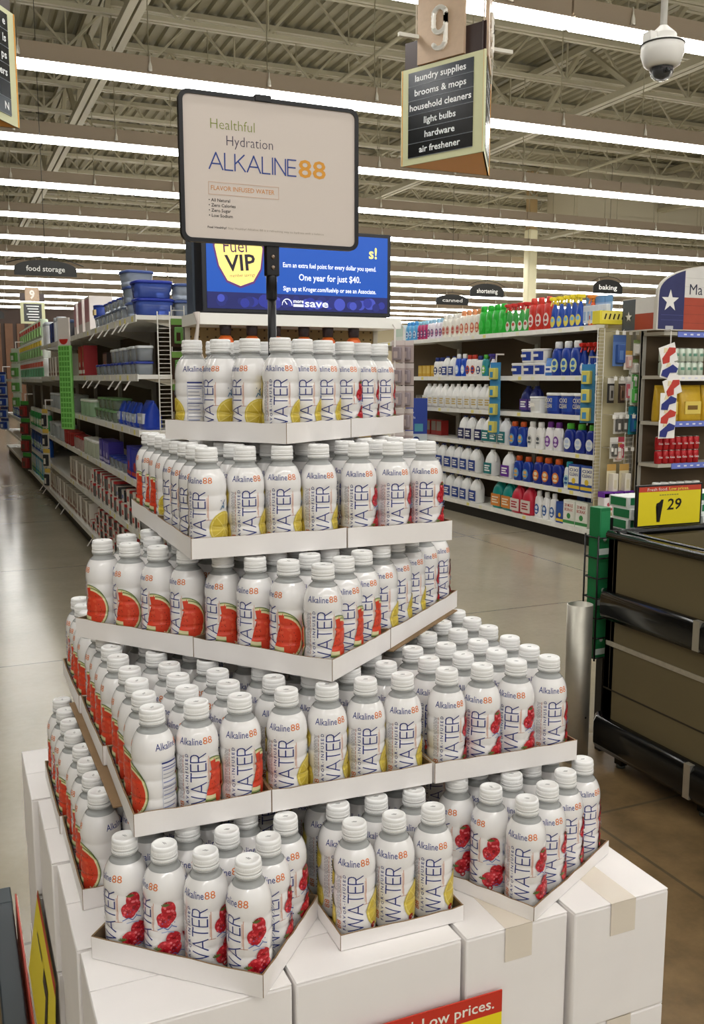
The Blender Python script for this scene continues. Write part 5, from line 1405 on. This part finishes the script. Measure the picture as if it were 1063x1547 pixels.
# hook rack between the laundry shelves and the drinks
t = thing('hook_rack', 'beige hook rack of small hanging goods beside the laundry shelves', 'hook rack', (5.06, 6.45, 0))
b = MB(); b.box((.05, .03, .1), (.41, .05, 1.93), mat('rack_back', 'c2b894', .6)); build('back_panel', b, t)
b = MB()
for x in (.0, .07): b.tube([(x, 0, .45), (x, 0, 1.93)], .004, m_wire, 6)
for k in range(50): b.tube([(0, 0, .47 + k * .0295), (.07, 0, .47 + k * .0295)], .0022, m_wire, 5)
build('wire_ladder', b, t)
b = MB()
for x in (.28, .37): b.tube([(x, -.06, .50), (x, -.06, 1.40)], .004, m_wire, 6)
for k in range(24): b.tube([(.28, -.06, .52 + k * .037), (.37, -.06, .52 + k * .037)], .0024, m_wire, 5)
build('wire_ladder', b, t)
b = MB(); b.box((.375, .0, 0), (.41, .05, 1.96), mat('post_grey', 'a9a69c', .4)); build('post', b, t)
for z in (1.90, 1.52, 1.20, .92):
    for x in (.11, .18, .25, .32):
        b = MB(); b.tube([(x, .03, z), (x, -.10, z), (x, -.115, z + .012)], .0025, m_wire, 5); b.box((x - .016, -.118, z - .03), (x + .016, -.113, z + .002), C('f2f0ea')); build('hook', b, t)
HP = {'blue': g_card('hp_blue', '5f7fb8', '3a5a9c', .13, .26, .04, top='4a6aa8'), 'white': g_card('hp_white', 'e6e0d6', 'd8b0a8', .09, .16, .03, top='c8a050'), 'black': g_card('hp_black', '2c2a2a', '8a8680', .075, .21, .02, top='e0ddd6'),
      'brown': g_card('hp_brown', '3a302a', '6a5040', .075, .21, .02, top='d8d4cc'), 'pink': g_card('hp_pink', 'e0d8d8', 'd06a78', .075, .2, .02, top='f0eeec'), 'roll': g_card('hp_roll', 'dcdad2', 'e8e6e0', .09, .13, .05, top='8fa86a'),
      'green': g_card('hp_green', 'd8e0d0', '4fae4a', .08, .2, .03, top='e8e6e0'), 'teal': g_card('hp_teal', '2f8f9a', '2c5f9c', .10, .24, .04, top='2a808c'), 'grey': g_card('hp_grey', 'cfccc4', '5a5854', .085, .18, .03, top='e6e4de'), 'tan': g_card('hp_tan', 'd8cfb0', 'e2dccc', .10, .26, .06, top='c8a05a'), 'bulb': g_card('hp_bulb', 'e8e0e0', 'b8485a', .08, .2, .03, top='c04a5a')}
spots = [('blue', .19, 1.61), ('white', .27, 1.58), ('roll', .35, 1.70), ('roll', .35, 1.54), ('black', .10, 1.30), ('brown', .20, 1.30), ('pink', .30, 1.32), ('green', .345, 1.28), ('grey', .17, 1.04), ('grey', .27, 1.04), ('teal', .345, 1.03),
         ('grey', .14, .83), ('bulb', .24, .81), ('tan', .14, .52), ('tan', .26, .52), ('green', .36, 1.40), ('white', .2, .80)]
desc = {'blue': 'large blue pack', 'white': 'white and gold pack', 'roll': 'pale roll pack', 'black': 'black blade pack', 'brown': 'brown pack', 'pink': 'pink pack', 'green': 'green pack', 'teal': 'teal bag pack', 'grey': 'grey gadget pack', 'tan': 'tan bulb pack', 'bulb': 'red tool pack'}
cnt = {}
for k, (kk, x, z) in enumerate(spots):
    cnt[kk] = cnt.get(kk, 0) + 1
    HP[kk].put('%s%s hanging on the beige hook rack' % ('' if [s[0] for s in spots].count(kk) == 1 else NTH[cnt[kk] - 1] + ' ', desc[kk]), (5.06 + x, 6.40 - .02 * (k % 3), z), .05 * ((k * 5) % 3 - 1), 'packs on the hook rack')
pb = g_box('purple_box', 'e2dcdc', 'ece6e6', .10, .08, .17, None, 'ffffff', 'b84a5a', 'light_bulb_box', 'box'); 
for k in range(3): pb.put('white box with purple top, %s below the hook rack' % NTH[k], (5.115 + .108 * k, 6.335, .38), 0, 'purple topped boxes'); 
mb = MB(); mb.box((0, 0, .0), (.40, .19, .379), mat('rack_back', 'c2b894', .6)); tag(build('rack_plinth', mb, None, (5.1, 6.22, 0)), 'beige plinth under the purple topped boxes of the hook rack', 'plinth')
m_pt = C('6a2f9e')
for o in [o for o in COL.objects if o.name.startswith('light_bulb_box')]:
    b = MB(); b.box((-.051, -.041, .125), (.051, .041, .172), m_pt); build('lid_flap', b, o)
bp = g_box('sponge_box', 'e8d83c', 'f2e46a', .3, .1, .11, None, 'ffffff', None, 'sponge_box', 'box')
o = bp.put('yellow striped sponge box on top of the hook rack', (5.20, 6.47, 1.96)); 
b = MB()
for k in range(5): b.bar((-.1 + k * .045, -.053, .04), (-.085 + k * .045, -.053, .085), .004, .012, C('2a261c'))
build('stripe_print', b, o)
# clip strips on the laundry shelves
yb = g_card('yb_pack', '4a8fc0', 'd8cf6a', .13, .19, .06, 'scent_pack', '3f86c4', 'hang pack')
strip_of('clip strip of blue and yellow packs at the laundry bay joint', 5.17, 8.20, 1.64, 4, yb, 'blue and yellow pack on the laundry clip strip', .18, -PI / 2 + .4)
strip_of('clip strip of blue and yellow packs by the hook rack', 5.16, 6.68, 1.58, 3, yb, 'blue and yellow pack on the strip by the hook rack', .16, -PI / 2 + .5)
t = thing('blue_flag_sign', 'tall blue shelf sign standing out from the far laundry shelves', 'shelf sign', (5.08, 9.78, .72), -PI / 2 + 1.2)
b = MB(); b.box((-.13, 0, 0), (.13, .006, .56), C('233f9c')); b.box((-.13, -.001, 0), (.13, 0, .14), C('c8d2da')); p = build('panel', b, t)
b = MB(); b.text('easy', C('e8eefa'), face_m(-.10, -.003, .38), h=.03); b.text('refills', C('e8eefa'), face_m(-.10, -.003, .32), h=.03); b.prism([(.04 * math.cos(2 * PI * k / 16), .07 + .04 * math.sin(2 * PI * k / 16)) for k in range(16)], -.003, 0, C('1f3478')); b.box((-.02, -.003, .17), (.08, 0, .26), C('4f9ab0')); build('print', b, p)
b = MB(); b.bar((0, .011, .5), (.22, .011, .5), .01, .01, m_clip); build('bracket', b, t)

# ================================================================== brown cooler bin, wire basket, bollard
m_bin = mat('bin_brown', '6a5f44', .45, var=.06, vscale=3); m_bump = mat('bumper_black', '0b0c0e', .16); m_steelb = mat('brushed_steel', 'c2beb2', .42, .8, var=.1, vscale=30)
BX, BY, BY0, BX1 = 2.285, 2.80, 0.9, 3.5
t = thing('cooler_bin', 'long brown chest bin with black bumper rails at the right', 'chest bin', (BX, BY, 0))
D, Wd = BY - BY0, BX1 - BX
b = MB()
for (lo, hi) in (((0, -D, .10), (.05, 0, .905)), ((0, -.05, .10), (Wd, 0, .905)), ((Wd - .05, -D, .10), (Wd, 0, .905)), ((0, -D, .10), (Wd, -D + .05, .905))): b.box(lo, hi, m_bin)
b.box((.01, -D + .01, .40), (Wd - .01, -.01, .44), C('1a1614', .5))
for y in (-.03,): b.box((-.001, y - .002, .32), (0, y, .9), C('463d30'))
b.box((-.0015, -D, .312), (.0, 0, .318), C('2c261d')); build('side_panels', b, t)
b = MB()
for p, q in (((0, 0), (0, -D)), ((0, 0), (Wd, 0)), ((Wd, 0), (Wd, -D)), ((0, -D), (Wd, -D))):
    b.tube([(p[0], p[1], .915), (q[0], q[1], .915)], .017, m_bump, 10); b.tube([(p[0] + (.045 if p[0] == q[0] == 0 else -.045 if p[0] == q[0] else 0), p[1] + (-.045 if p[1] == q[1] == 0 else 0), .925), (q[0] + (.045 if p[0] == q[0] == 0 else -.045 if p[0] == q[0] else 0), q[1] + (-.045 if p[1] == q[1] == 0 else 0), .920)], .011, m_bump, 10)
build('rim', b, t)
def bumper(z0, z1, nm, out):
    b = MB(); c = (z0 + z1) / 2; h = (z1 - z0) / 2
    pr = [(0, -h), (-out * .7, -h * .95), (-out, -h * .6), (-out, h * .6), (-out * .7, h * .95), (0, h)]
    b.loft([[Vector((x, -D, c + z)) for x, z in pr], [Vector((x, .0, c + z)) for x, z in pr], [Vector((x + .03, out, c + z)) for x, z in pr]], m_bump)
    b.loft([[Vector((-.0, -x, c + z)) for x, z in pr], [Vector((Wd, -x, c + z)) for x, z in pr]], m_bump)
    o = build(nm, b, t)
    b = MB(); b.box((-out - .001, -.515, z0 + .008), (-out + .02, -.485, z1 + .001), m_steelb); build('joint_clip', b, o)
bumper(.59, .70, 'bumper_rail', .032); bumper(.07, .20, 'lower_bumper_rail', .04)
b = MB(); b.box((-.004, -D, .488), (.0, -.01, .506), mat('silver_strip', 'b9b2a2', .4, .5, var=.2, vscale=60)); build('silver_strip', b, t)
for (x, y) in ((.05, -.06), (.05, -1.0), (Wd - .08, -.06), (.05, -.5)):
    b = MB(); b.box((x - .015, y - .02, .012), (x + .015, y + .02, .11), m_bump); b.lathe([(.018, 0), (.018, .014)], C('4a4f48'), 12, (x, y, 0)); build('leg', b, t)
# price card on the far rim
t = thing('price_card', 'yellow price card in a black frame on the far rim of the bin', 'price card', (2.425, 2.82, .928), -.02)
b = MB(); b.box((0, 0, 0), (.325, .012, .165), m_blk, bev=.003); build('frame', b, t)
b = MB(); b.box((.010, -.001, .006), (.315, .003, .158), C('f0dc28', .35)); b.box((.010, -.0014, .138), (.315, .003, .158), C('d04a34', .35)); cd = build('card', b, t)
b = MB(); b.text('Fresh food.', C('f4ede2'), face_m(.05, -.0022, .1415), w=.098, h=.012); b.text('Low prices.', C('f4e05a'), face_m(.155, -.0022, .1415), w=.098, h=.012, off=.015)
b.poly([(0, 0), (.015, 0), (.030, .088), (.019, .088), (.010, .078), (-.004, .073), (-.006, .062), (.009, .066)], C('17130f'), face_m(.100, -.0022, .018)); b.text('29', C('17130f'), face_m(.148, -.0022, .065) @ Matrix(((1, .12, 0, 0), (0, 1, 0, 0), (0, 0, 1, 0), (0, 0, 0, 1))), w=.068, h=.043, off=.012)
for k in range(8): b.box((.11 + .012 * k, -.002, .122), (.118 + .012 * k, -.001, .126), C('9a9440'))
build('lettering', b, cd)
# goods piled beyond the bin on a low table
t = thing('dump_table', 'dark table behind the bin carrying green and white boxes', 'table', (2.48, 2.86, 0))
b = MB(); b.box((0, 0, .86), (.75, .30, .89), C('2a2622')); build('table_top', b, t)
for x in (.03, .69):
    for y in (.03, .24): b = MB(); b.box((x, y, 0), (x + .03, y + .03, .86), C('1a1816')); build('leg', b, t)
gb = g_box('green_box', 'e6eae6', '1f7a4a', .19, .12, .045, None, 'ffffff', None, 'tea_box', 'box', side='1f7a4a')
gw2 = g_box('white_flat_box', 'eceeec', 'c8d4d0', .2, .13, .04, None, 'ffffff', '2c8a8a', 'tea_box', 'box', side='e0e8e4')
r = random.Random(9)
for k in range(12):
    P, nm = ((gb, 'green fronted flat box'), (gw2, 'white flat box'))[k % 2]
    lay, col_ = k // 4, k % 4
    if col_ in (1, 3) and lay != 1: continue
    P.put('%s, %s along %s layer behind the bin' % (nm, NTH[col_ // 2], ('lower', 'middle', 'upper')[lay]), (2.60 + .185 * col_, 3.0 + r.uniform(0, .03), .8906 + .0455 * lay), r.uniform(-.12, .12), 'flat boxes behind the bin')
t = thing('wire_basket', 'narrow black wire basket of green boxes at the bin corner', 'wire basket', (2.318, 2.90, .40))
b = MB()
for (x, y) in ((-.035, -.04), (.035, -.04), (-.035, .04), (.035, .04)): b.tube([(x, y, 0), (x, y, .50)], .004, m_blk, 6)
for k in range(7):
    z = .01 + k * .08; b.tube([(-.035, -.04, z), (.035, -.04, z), (.035, .04, z), (-.035, .04, z), (-.035, -.04, z)], .003, m_blk, 5)
build('wire_frame', b, t)
b = MB(); b.box((.040, .0, -.40), (.065, .03, .56), m_blk); build('support_post', b, t)
gt = g_box('tall_green', '1c7a46', '2a8a55', .052, .062, .20, None, 'ffffff', 'd8e4dc', 'tall_box', 'box')
for k, (z, nm) in enumerate(((.405, 'lowest'), (.606, 'middle'), (.807, 'topmost'))): gt.put('%s tall green box standing in the wire basket' % nm, (2.318, 2.90, z), .05, 'green boxes in the wire basket')
t = thing('bollard', 'hollow brushed steel bollard standing on the floor by the bin', 'bollard', (2.215, 2.865 + .16, 0))
t.location = (2.215, 2.87, 0)
b = MB(); b.lathe([(.050, 0), (.050, .635), (.0465, .635), (.0465, .30)], m_steelb, 32, cap1=True); build('tube', b, t)
b = MB(); b.lathe([(.004, 0), (.004, .003)], C('1a1815'), 10, M=Matrix.Translation((.006, -.0485, .19)) @ Matrix.Rotation(PI / 2, 4, 'X')); build('bolt_hole', b, t)

# ================================================================== black trolley at the lower left
t = thing('flat_trolley', 'low black metal frame on the floor beside the carton stack', 'trolley', (0, 0, 0))
m_fr = mat('dark_frame', '343d43', .35)
b = MB(); b.box((-.25, 2.42, .10), (.085, 2.50, .15), m_fr, bev=.004); build('end_bar', b, t)
b = MB(); b.box((.035, 1.55, .10), (.085, 2.42, .15), m_fr, bev=.004); build('side_bar', b, t)
b = MB(); b.box((-.25, 1.55, .09), (.035, 2.42, .10), mat('trolley_board', '8a7454', .7, var=.15, vscale=10)); build('board', b, t)
for (x, y) in ((.055, 2.45), (.055, 1.62), (-.2, 2.45)):
    b = MB(); b.lathe([(.045, -.015), (.045, .015)], C('141414'), 16, M=Matrix.Translation((x, y, .046)) @ Matrix.Rotation(PI / 2, 4, 'Y')); build('wheel', b, t)
mb = MB(); mb.box((0, 0, 0), (.004, .72, .17), C('b8402e')); mb.box((.0041, 0, 0), (.006, .72, .165), C('f0e6d8'))
tag(build('red_edged_card', mb, None, (.0905, 1.66, .02)), 'red edged card leaning between the black frame and the cartons', 'card')
